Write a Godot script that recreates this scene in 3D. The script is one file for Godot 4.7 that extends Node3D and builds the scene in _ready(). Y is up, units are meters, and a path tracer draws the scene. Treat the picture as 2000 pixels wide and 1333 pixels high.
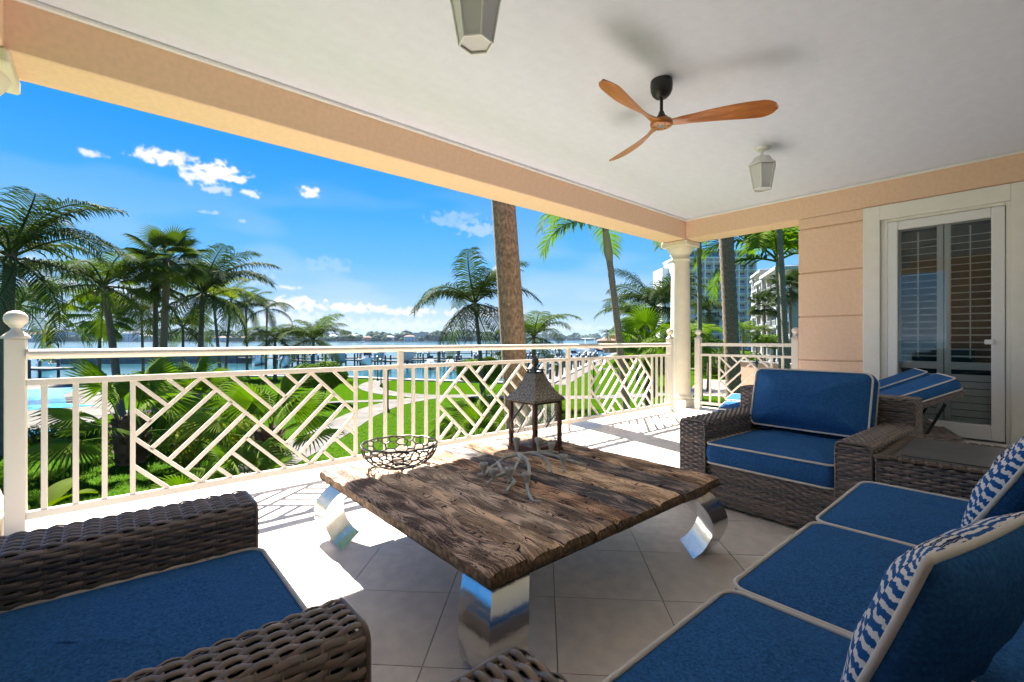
extends Node3D
# ---------------------------------------------------------------- mesh collector
class MB:
	var v := PackedVector3Array()
	var n := PackedVector3Array()
	var t := PackedVector2Array()
	var c := PackedColorArray()
	var ix := PackedInt32Array()
	var col := Color.WHITE

	func p(a: Vector3, nn: Vector3, uv := Vector2.ZERO) -> int:
		v.append(a); n.append(nn); t.append(uv); c.append(col)
		return v.size() - 1

	func f(a: int, b: int, d: int) -> void:      # counter-clockwise seen from outside
		ix.append(a); ix.append(d); ix.append(b)

	func tri(a: Vector3, b: Vector3, d: Vector3) -> void:
		var nn := (b - a).cross(d - a).normalized()
		var k := p(a, nn); p(b, nn); p(d, nn)
		f(k, k + 1, k + 2)

	func quad(a: Vector3, b: Vector3, d: Vector3, e: Vector3) -> void:
		var nn := (d - a).cross(e - b).normalized()
		var k := p(a, nn, Vector2(0, 0)); p(b, nn, Vector2(1, 0)); p(d, nn, Vector2(1, 1)); p(e, nn, Vector2(0, 1))
		f(k, k + 1, k + 2); f(k, k + 2, k + 3)

	func box(at: Vector3, s: Vector3, bs := Basis.IDENTITY, bev := 0.0) -> void:
		var h := s * 0.5
		if bev <= 0.0:
			for ax in 3:
				for sg in [-1.0, 1.0]:
					var a := Vector3.ZERO; a[ax] = sg * h[ax]
					var u := Vector3.ZERO; u[(ax + 1) % 3] = h[(ax + 1) % 3]
					var w := Vector3.ZERO; w[(ax + 2) % 3] = h[(ax + 2) % 3] * sg
					quad(at + bs * (a - u - w), at + bs * (a + u - w), at + bs * (a + u + w), at + bs * (a - u + w))
			return
		bev = minf(bev, minf(h.x, minf(h.y, h.z)) * 0.95)
		var q := h - Vector3(bev, bev, bev)
		for ax in 3:
			var i := (ax + 1) % 3
			var j := (ax + 2) % 3
			for sg in [-1.0, 1.0]:
				var a := Vector3.ZERO; a[ax] = sg * h[ax]
				var u := Vector3.ZERO; u[i] = q[i]
				var w := Vector3.ZERO; w[j] = q[j] * sg
				quad(at + bs * (a - u - w), at + bs * (a + u - w), at + bs * (a + u + w), at + bs * (a - u + w))
			for si in [-1.0, 1.0]:
				for sj in [-1.0, 1.0]:
					var a1 := Vector3.ZERO; a1[i] = si * h[i]; a1[j] = sj * q[j]
					var a2 := Vector3.ZERO; a2[i] = si * q[i]; a2[j] = sj * h[j]
					var e := Vector3.ZERO; e[ax] = q[ax] * si * sj
					_edge(at, bs, a1, a2, e)
		for sx in [-1.0, 1.0]:
			for sy in [-1.0, 1.0]:
				for sz in [-1.0, 1.0]:
					var A := at + bs * Vector3(sx * h.x, sy * q.y, sz * q.z)
					var B := at + bs * Vector3(sx * q.x, sy * h.y, sz * q.z)
					var D := at + bs * Vector3(sx * q.x, sy * q.y, sz * h.z)
					if sx * sy * sz > 0: tri(A, B, D)
					else: tri(A, D, B)

	func _edge(at: Vector3, bs: Basis, a1: Vector3, a2: Vector3, e: Vector3) -> void:
		var A := at + bs * (a1 - e); var B := at + bs * (a2 - e); var D := at + bs * (a2 + e); var E2 := at + bs * (a1 + e)
		var out := bs * (a1 + a2)
		if (B - A).cross(D - A).dot(out) > 0: quad(A, B, D, E2)
		else: quad(A, E2, D, B)

	func bar(a: Vector3, b: Vector3, w: float, h: float, up := Vector3.UP, bev := 0.0) -> void:
		var z := (b - a).normalized()
		var x := up.cross(z).normalized()
		box((a + b) * 0.5, Vector3(w, h, a.distance_to(b)), Basis(x, z.cross(x), z), bev)

	func tube(pts: Array, rad: Array, sides := 8, caps := true, closed := false) -> void:
		var m := pts.size()
		var ref := Vector3.UP
		var d0: Vector3 = (pts[1] - pts[0]).normalized()
		if absf(d0.dot(ref)) > 0.9: ref = Vector3.RIGHT
		var x := ref.cross(d0).normalized()
		var base := v.size()
		for i in m:
			var a: Vector3 = pts[(i - 1 + m) % m] if closed else pts[maxi(i - 1, 0)]
			var b: Vector3 = pts[(i + 1) % m] if closed else pts[mini(i + 1, m - 1)]
			var z := (b - a).normalized()
			x = (x - z * x.dot(z)).normalized()
			var y := z.cross(x)
			var r: float = rad[mini(i, rad.size() - 1)]
			for k in sides + 1:
				var an := TAU * k / sides
				var nn := x * cos(an) + y * sin(an)
				p(pts[i] + nn * r, nn, Vector2(float(k) / sides, float(i) / m))
		var rows := m if closed else m - 1
		for i in rows:
			var r0 := base + i * (sides + 1)
			var r1 := base + ((i + 1) % m) * (sides + 1)
			for k in sides:
				f(r0 + k, r0 + k + 1, r1 + k + 1); f(r0 + k, r1 + k + 1, r1 + k)
		if caps and not closed:
			for e in [0, m - 1]:
				var z2: Vector3 = (pts[1] - pts[0]).normalized() * -1.0 if e == 0 else (pts[m - 1] - pts[m - 2]).normalized()
				var ce := p(pts[e], z2)
				var k0 := v.size()
				for k in sides: p(v[base + e * (sides + 1) + k], z2)
				for k in sides:
					if e == 0: f(ce, k0 + (k + 1) % sides, k0 + k)
					else: f(ce, k0 + k, k0 + (k + 1) % sides)

	func lathe(prof: Array, at: Vector3, seg := 24, smooth := true, bs := Basis.IDENTITY) -> void:   # prof: Vector2(radius, y) from bottom to top
		for i in prof.size() - 1:
			var a: Vector2 = prof[i]; var b: Vector2 = prof[i + 1]
			var tn := (b - a)
			if tn.length() < 1e-6: continue
			var n0 := Vector2(tn.y, -tn.x).normalized()
			var na := n0; var nb := n0
			if smooth:
				if i > 0:
					var tp: Vector2 = a - prof[i - 1]
					var np := Vector2(tp.y, -tp.x).normalized()
					if np.dot(n0) > 0.5: na = (n0 + np).normalized()
				if i < prof.size() - 2:
					var tq: Vector2 = prof[i + 2] - b
					var nq := Vector2(tq.y, -tq.x).normalized()
					if nq.dot(n0) > 0.5: nb = (n0 + nq).normalized()
			var k0 := v.size()
			for k in seg + 1:
				var an := TAU * k / seg
				var d := Vector3(cos(an), 0, -sin(an))
				p(at + bs * (d * a.x + Vector3.UP * a.y), bs * (d * na.x + Vector3.UP * na.y), Vector2(float(k) / seg, a.y))
				p(at + bs * (d * b.x + Vector3.UP * b.y), bs * (d * nb.x + Vector3.UP * nb.y), Vector2(float(k) / seg, b.y))
			for k in seg:
				var q := k0 + k * 2
				f(q, q + 2, q + 3); f(q, q + 3, q + 1)

	func prism(poly: PackedVector2Array, y0: float, y1: float, xf := Transform3D.IDENTITY, top := true, bottom := true) -> void:   # polygon in x,z raised from y0 to y1
		var pl := poly
		if not Geometry2D.is_polygon_clockwise(pl): pl.reverse()
		var m := pl.size()
		for i in m:
			var a := pl[i]; var b := pl[(i + 1) % m]
			quad(xf * Vector3(b.x, y0, b.y), xf * Vector3(a.x, y0, a.y), xf * Vector3(a.x, y1, a.y), xf * Vector3(b.x, y1, b.y))
			var kk := v.size() - 4
			var outw := (xf.basis * Vector3(b.y - a.y, 0, a.x - b.x))
			if n[kk].dot(outw) < 0.0: pass
		var ts := Geometry2D.triangulate_polygon(pl)
		for k in range(0, ts.size(), 3):
			var A := pl[ts[k]]; var B := pl[ts[k + 1]]; var D := pl[ts[k + 2]]
			if top:
				var a3 := xf * Vector3(A.x, y1, A.y); var b3 := xf * Vector3(B.x, y1, B.y); var d3 := xf * Vector3(D.x, y1, D.y)
				if (b3 - a3).cross(d3 - a3).dot(xf.basis.y) > 0: tri(a3, b3, d3)
				else: tri(a3, d3, b3)
			if bottom:
				var a4 := xf * Vector3(A.x, y0, A.y); var b4 := xf * Vector3(B.x, y0, B.y); var d4 := xf * Vector3(D.x, y0, D.y)
				if (b4 - a4).cross(d4 - a4).dot(xf.basis.y) < 0: tri(a4, b4, d4)
				else: tri(a4, d4, b4)

	func grid(rows: Array, closed_u := false) -> void:      # rows of equal-length PackedVector3Array, smooth normals; outside = du x dv
		var R := rows.size(); var C: int = rows[0].size()
		var k0 := v.size()
		for i in R:
			for j in C:
				var a: Vector3 = rows[i][j]
				var jl := (j - 1 + C - 1) % (C - 1) if closed_u else maxi(j - 1, 0)
				var jr := (j + 1) % (C - 1) if closed_u else mini(j + 1, C - 1)
				var du: Vector3 = rows[i][jr] - rows[i][jl]
				var dv: Vector3 = rows[mini(i + 1, R - 1)][j] - rows[maxi(i - 1, 0)][j]
				p(a, du.cross(dv).normalized(), Vector2(float(j) / (C - 1), float(i) / (R - 1)))
		for i in R - 1:
			for j in C - 1:
				var q := k0 + i * C + j
				f(q, q + 1, q + C + 1); f(q, q + C + 1, q + C)

	func mesh() -> ArrayMesh:
		var ar := []
		ar.resize(Mesh.ARRAY_MAX)
		ar[Mesh.ARRAY_VERTEX] = v; ar[Mesh.ARRAY_NORMAL] = n; ar[Mesh.ARRAY_TEX_UV] = t; ar[Mesh.ARRAY_COLOR] = c; ar[Mesh.ARRAY_INDEX] = ix
		var m := ArrayMesh.new()
		m.add_surface_from_arrays(Mesh.PRIMITIVE_TRIANGLES, ar)
		return m

# ---------------------------------------------------------------- scene helpers
var R := RandomNumberGenerator.new()
var M := {}
const GY := -2.85        # garden level below the balcony floor
const WY := -3.9         # water level

func lin(r: float, g: float, b: float) -> Color:
	return Color(r, g, b).linear_to_srgb()

func tag(o: Node, label := "", category := "", group := "", kind := "") -> void:
	if label: o.set_meta("label", label)
	if category: o.set_meta("category", category)
	if group: o.set_meta("group", group)
	if kind: o.set_meta("kind", kind)

func thing(called: String, label: String, category: String, at := Vector3.ZERO, turn := 0.0, group := "") -> Node3D:
	var o := Node3D.new()
	o.name = called
	add_child(o, true)
	o.position = at
	o.rotation.y = turn
	tag(o, label, category, group)
	return o

func part(par: Node, called: String, m: Variant, mat: Material, kind := "") -> MeshInstance3D:
	var o := MeshInstance3D.new()
	o.name = called
	o.mesh = m.mesh() if m is MB else m
	o.material_override = mat
	par.add_child(o, true)
	if kind: o.set_meta("kind", kind)
	return o

func struct(called: String, m: Variant, mat: Material) -> MeshInstance3D:
	return part(self, called, m, mat, "structure")

func mat(color: Color, rough := 0.6, metal := 0.0) -> StandardMaterial3D:
	var m := StandardMaterial3D.new()
	m.albedo_color = color
	m.roughness = rough
	m.metallic = metal
	return m

func ntex(freq: float, lo: float, hi: float, sz := 256, seed_ := 1, oct := 4, kind := FastNoiseLite.TYPE_SIMPLEX_SMOOTH) -> NoiseTexture2D:
	var fn := FastNoiseLite.new()
	fn.noise_type = kind; fn.frequency = freq; fn.seed = seed_; fn.fractal_octaves = oct
	var tx := NoiseTexture2D.new()
	tx.width = sz; tx.height = sz; tx.seamless = true; tx.noise = fn
	var g := Gradient.new()
	g.set_color(0, Color(lo, lo, lo)); g.set_color(1, Color(hi, hi, hi))
	tx.color_ramp = g
	return tx

func tri_tex(m: StandardMaterial3D, tx: Texture2D, scale: Variant, world := true) -> StandardMaterial3D:
	m.albedo_texture = tx
	m.uv1_triplanar = true; m.uv1_world_triplanar = world
	m.uv1_scale = scale if scale is Vector3 else Vector3.ONE * scale
	return m

func relief(m: StandardMaterial3D, tx: Texture2D, cm: float) -> StandardMaterial3D:
	m.heightmap_enabled = true; m.heightmap_texture = tx; m.heightmap_scale = cm
	return m

func leafmat(c: Color, back: Color, tx: Texture2D = null) -> StandardMaterial3D:
	var m := mat(c, 0.7)
	m.metallic_specular = 0.12
	m.backlight_enabled = true; m.backlight = back
	m.vertex_color_use_as_albedo = true
	m.cull_mode = BaseMaterial3D.CULL_DISABLED
	return m

func make_materials() -> void:
	var soft := ntex(0.02, 0.86, 1.0, 256, 3)
	var fine := ntex(0.08, 0.35, 0.65, 256, 5, 5)
	var blot := ntex(0.012, 0.80, 1.0, 256, 9, 5)
	M.peach = relief(tri_tex(mat(lin(0.90, 0.615, 0.43), 0.9), ntex(0.03, 0.955, 1.0, 256, 3, 5), 2.2), fine, 0.10)
	M.white_ceiling = relief(tri_tex(mat(lin(0.70, 0.725, 0.85), 0.9), ntex(0.02, 0.975, 1.0, 128, 4), 2.5), fine, 0.06)
	M.house_cream = mat(lin(0.90, 0.86, 0.80), 0.9)
	M.trim_white = mat(lin(0.82, 0.82, 0.81), 0.5)
	M.casing = relief(tri_tex(mat(lin(0.88, 0.845, 0.77), 0.7), ntex(0.02, 0.975, 1.0, 128, 14), 2.0), fine, 0.04)
	M.sash = mat(lin(0.80, 0.79, 0.78), 0.35)
	M.cream = relief(tri_tex(mat(lin(0.80, 0.725, 0.57), 0.75), ntex(0.02, 0.95, 1.0, 128, 15), 2.0), fine, 0.05)
	M.rail = mat(lin(0.72, 0.645, 0.545), 0.35)
	M.grout = mat(lin(0.30, 0.25, 0.20), 0.95)
	M.tiles = []
	var tt := ntex(0.018, 0.91, 1.0, 512, 21, 6)
	var tb := ntex(0.03, 0.2, 0.8, 512, 22, 5)
	for k in 5:
		var q := 0.96 + 0.02 * k
		var m := tri_tex(mat(lin(0.90 * q, 0.80 * q, 0.71 * q), 0.42), tt, 0.7 + 0.13 * k)
		m.uv1_offset = Vector3(k * 0.31, 0, k * 0.17)
		relief(m, tb, 0.06)
		M.tiles.append(m)
	M.wicker = mat(Color.WHITE, 0.33)
	M.wicker.vertex_color_use_as_albedo = true
	M.wicker_dark = mat(lin(0.012, 0.010, 0.010), 0.8)
	var weave := ntex(0.22, 0.62, 1.0, 256, 31, 4, FastNoiseLite.TYPE_VALUE)
	M.blue = tri_tex(mat(lin(0.055, 0.200, 0.50), 0.95), weave, 4.0, false)
	M.blue.metallic_specular = 0.2
	relief(M.blue, weave, 0.06)
	M.piping = relief(mat(lin(0.72, 0.665, 0.59), 0.9), null, 0.0)
	M.piping.heightmap_enabled = false
	M.chrome = tri_tex(mat(lin(0.62, 0.61, 0.59), 0.17, 1.0), pitted(), 3.2)
	relief(M.chrome, ntex(0.02, 0.0, 1.0, 256, 19, 3), 0.07)
	M.dark_metal = mat(lin(0.03, 0.03, 0.032), 0.45, 0.3)
	M.bronze = relief(tri_tex(mat(lin(0.16, 0.145, 0.125), 0.38, 0.75), blot, 4.0), fine, 0.15)
	M.branch = relief(tri_tex(mat(lin(0.62, 0.58, 0.50), 0.6), blot, 6.0), fine, 0.15)
	M.rust = tri_tex(mat(lin(0.22, 0.075, 0.035), 0.55), ntex(0.03, 0.55, 1.0, 256, 17, 5), 3.0)
	M.hammered = hammered()
	M.fanwood = fan_wood()
	M.lampwhite = mat(lin(0.78, 0.78, 0.77), 0.4)
	M.frosted = mat(lin(0.62, 0.62, 0.62), 0.5)
	M.lamp_glass = mat(lin(0.16, 0.16, 0.15), 0.2)
	M.glass = mat(Color(0.9, 0.95, 0.95, 0.10), 0.02)
	M.glass.transparency = BaseMaterial3D.TRANSPARENCY_ALPHA
	M.door_glass = mat(Color(0.10, 0.20, 0.21, 0.22), 0.01)
	M.door_glass.transparency = BaseMaterial3D.TRANSPARENCY_ALPHA
	M.door_glass.metallic_specular = 0.9
	M.shutter = mat(lin(0.66, 0.74, 0.74), 0.5)
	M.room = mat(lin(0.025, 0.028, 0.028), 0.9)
	M.slate = tri_tex(mat(lin(0.10, 0.098, 0.105), 0.35), blot, 1.5)
	M.braid = tri_tex(mat(lin(0.15, 0.105, 0.075), 0.5), ntex(0.05, 0.7, 1.0, 128, 41), Vector3(3, 8, 3))
	M.lawn = tri_tex(mat(lin(0.062, 0.128, 0.004), 0.9), grass_tex(), 0.35)
	M.lawn.metallic_specular = 0.0
	M.grass = leafmat(lin(0.066, 0.135, 0.005), Color(0.6, 0.8, 0.05))
	M.path = tri_tex(mat(lin(0.20, 0.185, 0.165), 0.9), blot, 0.25)
	M.path.metallic_specular = 0.1
	M.coping = tri_tex(mat(lin(0.34, 0.33, 0.30), 0.9), blot, 0.3)
	M.seawall = tri_tex(mat(lin(0.20, 0.19, 0.17), 0.9), blot, 0.3)
	M.water = relief(tri_tex(mat(lin(0.004, 0.085, 0.105), 0.14), ntex(0.01, 0.8, 1.0, 256, 51), 0.02), ntex(0.03, 0.0, 1.0, 512, 52, 5), 0.5)
	M.water.uv1_scale = Vector3(0.09, 0.09, 0.16)
	M.pool = mat(lin(0.05, 0.42, 0.62), 0.05)
	M.leaf = leafmat(lin(0.082, 0.112, 0.034), Color(0.75, 0.85, 0.22))
	M.leaf_dark = leafmat(lin(0.058, 0.082, 0.030), Color(0.58, 0.66, 0.20))
	M.leaf_bright = leafmat(lin(0.125, 0.185, 0.026), Color(0.78, 0.90, 0.18))
	M.leaf_yellow = leafmat(lin(0.17, 0.20, 0.02), Color(0.85, 0.9, 0.14))
	M.topiary = leafmat(lin(0.10, 0.16, 0.008), Color(0.4, 0.6, 0.03))
	var bark := ntex(0.03, 0.45, 1.0, 256, 61, 5)
	M.trunk = relief(tri_tex(mat(lin(0.26, 0.205, 0.155), 0.95), bark, Vector3(1.6, 2.4, 1.6)), bark, 0.8)
	M.trunk_brown = relief(tri_tex(mat(lin(0.36, 0.25, 0.165), 0.95), bark, Vector3(2.5, 1.2, 2.5)), bark, 1.2)
	M.trunk_pale = relief(tri_tex(mat(lin(0.36, 0.31, 0.24), 0.95), bark, Vector3(2.0, 3.0, 2.0)), bark, 0.6)
	M.shaft = mat(lin(0.24, 0.22, 0.10), 0.5)
	M.fibre = tri_tex(mat(lin(0.20, 0.105, 0.055), 0.95), bark, 4.0)
	M.coconut = mat(lin(0.16, 0.14, 0.04), 0.5)
	M.white_wall = tri_tex(mat(lin(0.42, 0.415, 0.40), 0.8), soft, 0.05)
	M.tower_white = tri_tex(mat(lin(0.80, 0.80, 0.80), 0.8), soft, 0.05)
	M.balcony_wall = tri_tex(mat(lin(0.34, 0.30, 0.255), 0.8), soft, 0.05)
	M.pane_blue = mat(lin(0.05, 0.14, 0.20), 0.08)
	M.pane_dark = mat(lin(0.03, 0.045, 0.06), 0.08)
	M.peach_wall = tri_tex(mat(lin(0.66, 0.39, 0.24), 0.85), soft, 0.3)
	M.terracotta = tri_tex(mat(lin(0.46, 0.22, 0.12), 0.85), blot, 0.6)
	M.plaza = tri_tex(mat(lin(0.30, 0.255, 0.22), 0.9), blot, 0.3)
	M.dock = tri_tex(mat(lin(0.17, 0.16, 0.15), 0.9), blot, 0.6)
	M.pile = mat(lin(0.055, 0.06, 0.06), 0.9)
	M.hull = mat(lin(0.88, 0.88, 0.88), 0.25)
	M.cover = mat(lin(0.28, 0.33, 0.37), 0.8)
	M.black = mat(lin(0.015, 0.015, 0.017), 0.4)
	M.red = mat(lin(0.45, 0.04, 0.03), 0.5)
	M.shore = tri_tex(mat(lin(0.13, 0.13, 0.09), 0.95), blot, 0.02)
	M.sand = mat(lin(0.50, 0.45, 0.36), 0.95)
	M.wood_far = leafmat(lin(0.055, 0.085, 0.045), Color(0, 0, 0))
	M.wood_far.backlight_enabled = false
	M.roof_red = mat(lin(0.22, 0.13, 0.10), 0.9)
	M.roof_grey = mat(lin(0.42, 0.42, 0.42), 0.9)
	M.house_white = mat(lin(0.46, 0.455, 0.44), 0.9)
	M.house_orange = mat(lin(0.45, 0.22, 0.12), 0.9)
	M.pillow = pillow_mat()

func img_from(w: int, h: int, b: PackedByteArray) -> ImageTexture:
	return ImageTexture.create_from_image(Image.create_from_data(w, h, false, Image.FORMAT_RGB8, b))

func pitted() -> ImageTexture:
	var fn := FastNoiseLite.new(); fn.noise_type = FastNoiseLite.TYPE_CELLULAR; fn.frequency = 0.045; fn.seed = 7; fn.cellular_return_type = FastNoiseLite.RETURN_DISTANCE
	var f2 := FastNoiseLite.new(); f2.frequency = 0.008; f2.seed = 8
	var im := fn.get_seamless_image(512, 512)
	var im2 := f2.get_seamless_image(512, 512)
	var a := im.get_data(); var b2 := im2.get_data()
	var b := PackedByteArray(); b.resize(512 * 512 * 3)
	for k in 512 * 512:
		var d := a[k] / 255.0
		var pit := 1.0 - smoothstep(0.05, 0.16, d + 0.30 * (0.75 - b2[k] / 255.0))
		var q := int(255.0 * lerpf(1.0, 0.10, pit))
		b[k * 3] = q; b[k * 3 + 1] = q; b[k * 3 + 2] = q
	return img_from(512, 512, b)

func hammered() -> StandardMaterial3D:
	var fn := FastNoiseLite.new(); fn.noise_type = FastNoiseLite.TYPE_SIMPLEX; fn.frequency = 0.02; fn.seed = 12; fn.fractal_octaves = 2
	var b := PackedByteArray(); b.resize(256 * 256 * 3)
	var hb := PackedByteArray(); hb.resize(256 * 256 * 3)
	for y in 256:
		for x in 256:
			var q := fn.get_noise_2d(x * 3.2, y * 1.2) * 0.5 + 0.5
			var dent := smoothstep(0.56, 0.68, q)
			var k := (y * 256 + x) * 3
			b[k] = int(lerpf(172, 66, dent)); b[k + 1] = int(lerpf(160, 56, dent)); b[k + 2] = int(lerpf(142, 52, dent))
			var hq := int(255 * (1.0 - dent)); hb[k] = hq; hb[k + 1] = hq; hb[k + 2] = hq
	var m := mat(Color.WHITE, 0.45, 0.2)
	m.albedo_texture = img_from(256, 256, b)
	m.uv1_scale = Vector3(1.6, 1.6, 1)
	relief(m, img_from(256, 256, hb), 0.35)
	return m

func fan_wood() -> StandardMaterial3D:
	var fn := FastNoiseLite.new(); fn.frequency = 0.01; fn.seed = 40
	var b := PackedByteArray(); b.resize(256 * 256 * 3)
	for y in 256:
		for x in 256:
			var q := clampf(fn.get_noise_2d(x * 0.5, y * 5.0) * 0.7 + fn.get_noise_2d(x * 2.0, y * 26.0) * 0.5 + 0.5, 0, 1)
			var k := (y * 256 + x) * 3
			b[k] = int(lerpf(150, 205, q)); b[k + 1] = int(lerpf(82, 128, q)); b[k + 2] = int(lerpf(28, 52, q))
	var m := mat(Color.WHITE, 0.3)
	m.albedo_texture = img_from(256, 256, b)
	m.clearcoat_enabled = true; m.clearcoat = 0.4; m.clearcoat_roughness = 0.25
	return m

func grass_tex() -> ImageTexture:
	var fn := FastNoiseLite.new(); fn.frequency = 0.02; fn.seed = 70; fn.fractal_octaves = 5
	var f2 := FastNoiseLite.new(); f2.frequency = 0.3; f2.seed = 71; f2.fractal_octaves = 2
	var a := fn.get_seamless_image(512, 512).get_data(); var c := f2.get_seamless_image(512, 512).get_data()
	var b := PackedByteArray(); b.resize(512 * 512 * 3)
	for k in 512 * 512:
		var q := a[k] / 255.0 * 0.65 + c[k] / 255.0 * 0.35
		b[k * 3] = int(lerpf(125, 255, q)); b[k * 3 + 1] = int(lerpf(150, 255, q)); b[k * 3 + 2] = int(lerpf(120, 255, q))
	return img_from(512, 512, b)

func pillow_mat() -> StandardMaterial3D:
	# print of the cushion: columns of short wavy bands, white on blue and navy, shifted half a band from column to column
	var fn := FastNoiseLite.new(); fn.frequency = 0.012; fn.seed = 90
	var w := 512
	var b := PackedByteArray(); b.resize(w * w * 3)
	for y in w:
		for x in w:
			var u: float = float(x) / w * 7.0 + fn.get_noise_2d(y * 2.0, 5.0) * 0.10
			var ci := int(floor(u)); var fu := u - ci
			var vv: float = float(y) / w * 20.0 + (0.5 if ci % 2 else 0.0) + fn.get_noise_2d(x * 2.6, y * 1.2 + ci * 90.0) * 0.30
			var fv: float = vv - floor(vv)
			var bandw := 0.46 + fn.get_noise_2d(x * 3.0 + 500.0, y * 3.0) * 0.16
			var c := Color(0.06, 0.34, 0.60) if (ci % 3) != 1 else Color(0.055, 0.10, 0.24)
			if fv < bandw: c = Color(0.90, 0.89, 0.88)
			elif (ci % 3) == 1 and absf(fv - 0.78) < 0.045: c = Color(0.62, 0.70, 0.82)
			if fu < 0.03: c = Color(0.06, 0.12, 0.28)
			var k := (y * w + x) * 3
			b[k] = int(c.r * 255); b[k + 1] = int(c.g * 255); b[k + 2] = int(c.b * 255)
	var m := mat(Color.WHITE, 0.95)
	m.albedo_texture = img_from(w, w, b)
	return m

# ---------------------------------------------------------------- soft furnishing
func outline(k: int, nseg: int, hx: float, hz: float, r: float) -> Vector2:
	r = minf(r, minf(hx, hz) - 0.001)
	var q := nseg / 4
	var cn := k / q % 4
	var an := (float(k % q) / (q - 1)) * PI / 2 + cn * PI / 2
	var sx := 1.0 if cn == 0 or cn == 3 else -1.0
	var sz := 1.0 if cn < 2 else -1.0
	return Vector2(sx * (hx - r) + cos(an) * r, -(sz * (hz - r) + sin(an) * r))

func cushion_mesh(w: float, d: float, h: float, puff := 0.02, r := 0.05, seed_ := 1, er := 0.022) -> MB:
	var fn := FastNoiseLite.new(); fn.frequency = 2.2; fn.seed = seed_
	var rows := []
	var prof := [[1.0, 0.0, -2.0], [er, 0.0, -1.0], [er * 0.3, er * 0.3, -1.0], [0.0, er, -1.0], [-0.008, h * 0.35, -1.0], [-0.010, h * 0.6, -1.0], [0.0, h - er, -1.0], [er * 0.25, h - er * 0.3, -1.0], [er, h, -1.0]]
	for f in [0.97, 0.93, 0.87, 0.8, 0.72, 0.64, 0.55, 0.45, 0.35, 0.25, 0.15, 0.07, 0.001]: prof.append([er, h + puff * (1.0 - pow(f, 3.0)), f])
	var N := 72
	for pr in prof:
		var row := PackedVector3Array()
		for k in N + 1:
			var o := outline(k % N, N, w / 2 - pr[0], d / 2 - pr[0], maxf(r - pr[0], 0.008)) if pr[2] > -1.5 else Vector2.ZERO
			if pr[2] > 0.0: o *= pr[2]
			var y: float = pr[1]
			if y > h * 0.3: y += fn.get_noise_2d(o.x + seed_, o.y) * 0.012 * clampf(y / h, 0, 1)
			if pr[2] > 0.0:      # creases and the dent of use
				var cr := absf(fn.get_noise_2d(o.x * 2.6 + 9.0, o.y * 0.9 + seed_ * 3.0))
				y -= 0.007 * (1.0 - smoothstep(0.0, 0.10, cr)) * (1.0 - pr[2])
				y += fn.get_noise_2d(o.x * 3.5, o.y * 3.5 + seed_) * 0.006 * (1.0 - pr[2] * pr[2])
			var bul := fn.get_noise_3d(o.x, y, o.y) * 0.006
			row.append(Vector3(o.x * (1.0 + bul), y, o.y * (1.0 + bul)))
		rows.append(row)
	var b := MB.new()
	b.grid(rows, true)
	return b

func cushion_piping(w: float, d: float, h: float, r := 0.05, er := 0.022, rad := 0.0065, seed_ := 1, low := true) -> MB:
	var fn := FastNoiseLite.new(); fn.frequency = 2.2; fn.seed = seed_
	var b := MB.new()
	var N := 40
	for y in ([h - er * 0.25, er * 0.4] if low else [h - er * 0.25]):
		var pts := []
		for k in N:
			var o := outline(k, N, w / 2, d / 2, r)
			var yy: float = y + (fn.get_noise_2d(o.x + seed_, o.y) * 0.012 if y > h * 0.3 else 0.0)
			pts.append(Vector3(o.x, yy, o.y))
		b.tube(pts, [rad], 7, false, true)
	return b

func cushion(par: Node, called: String, at: Vector3, sz: Vector3, rot := Vector3.ZERO, seed_ := 1, puff := 0.02) -> MeshInstance3D:
	var o := part(par, called, cushion_mesh(sz.x, sz.z, sz.y, puff, 0.05, seed_), M.blue)
	o.position = at; o.rotation = rot
	part(o, "piping", cushion_piping(sz.x, sz.z, sz.y, 0.05, 0.022, 0.0065, seed_), M.piping)
	return o

func pillow(label: String, at: Vector3, w: float, h: float, T: float, rot: Vector3, seed_: int) -> void:
	var o := thing("throw_pillow", label, "pillow", at, 0.0, "striped throw pillows on the sofa")
	o.rotation = rot
	var fn := FastNoiseLite.new(); fn.frequency = 3.5; fn.seed = seed_
	var edge := []
	for side: float in [1.0, -1.0]:
		var rows := []
		var n := 26
		for i in n + 1:
			var row := PackedVector3Array()
			for j in n + 1:
				var u := (float(j) / n * 2 - 1) * side; var q := float(i) / n * 2 - 1
				var su := sin(u * PI / 2); var sq := sin(q * PI / 2)
				var x := w / 2 * su * (1.0 - 0.07 * (1 - sq * sq) * absf(su))
				var y := h / 2 * sq * (1.0 - 0.07 * (1 - su * su) * absf(sq))
				var z := T / 2 * pow(maxf((1 - su * su) * (1 - sq * sq), 0.0), 0.42) * side
				z += fn.get_noise_2d(x * 2, y * 2 + side) * 0.012 * (1 - pow(maxf(absf(su), absf(sq)), 6))
				row.append(Vector3(x, y + h / 2, z))
			rows.append(row)
		var b := MB.new()
		b.grid(rows)
		var front: bool = side < 0
		part(o, "patterned_front" if front else "plain_back", b, M.pillow if front else M.blue)
		if side > 0:
			for j in n: edge.append(rows[0][j])
			for i in n: edge.append(rows[i][n])
			for j in n: edge.append(rows[n][n - j])
			for i in n: edge.append(rows[n - i][0])
	var pb := MB.new()
	var pts := []
	for e in edge:
		if pts.is_empty() or pts[-1].distance_to(e) > 0.004: pts.append(e)
	pb.tube(pts, [0.0075], 7, false, true)
	part(o, "piping", pb, M.piping)

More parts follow.
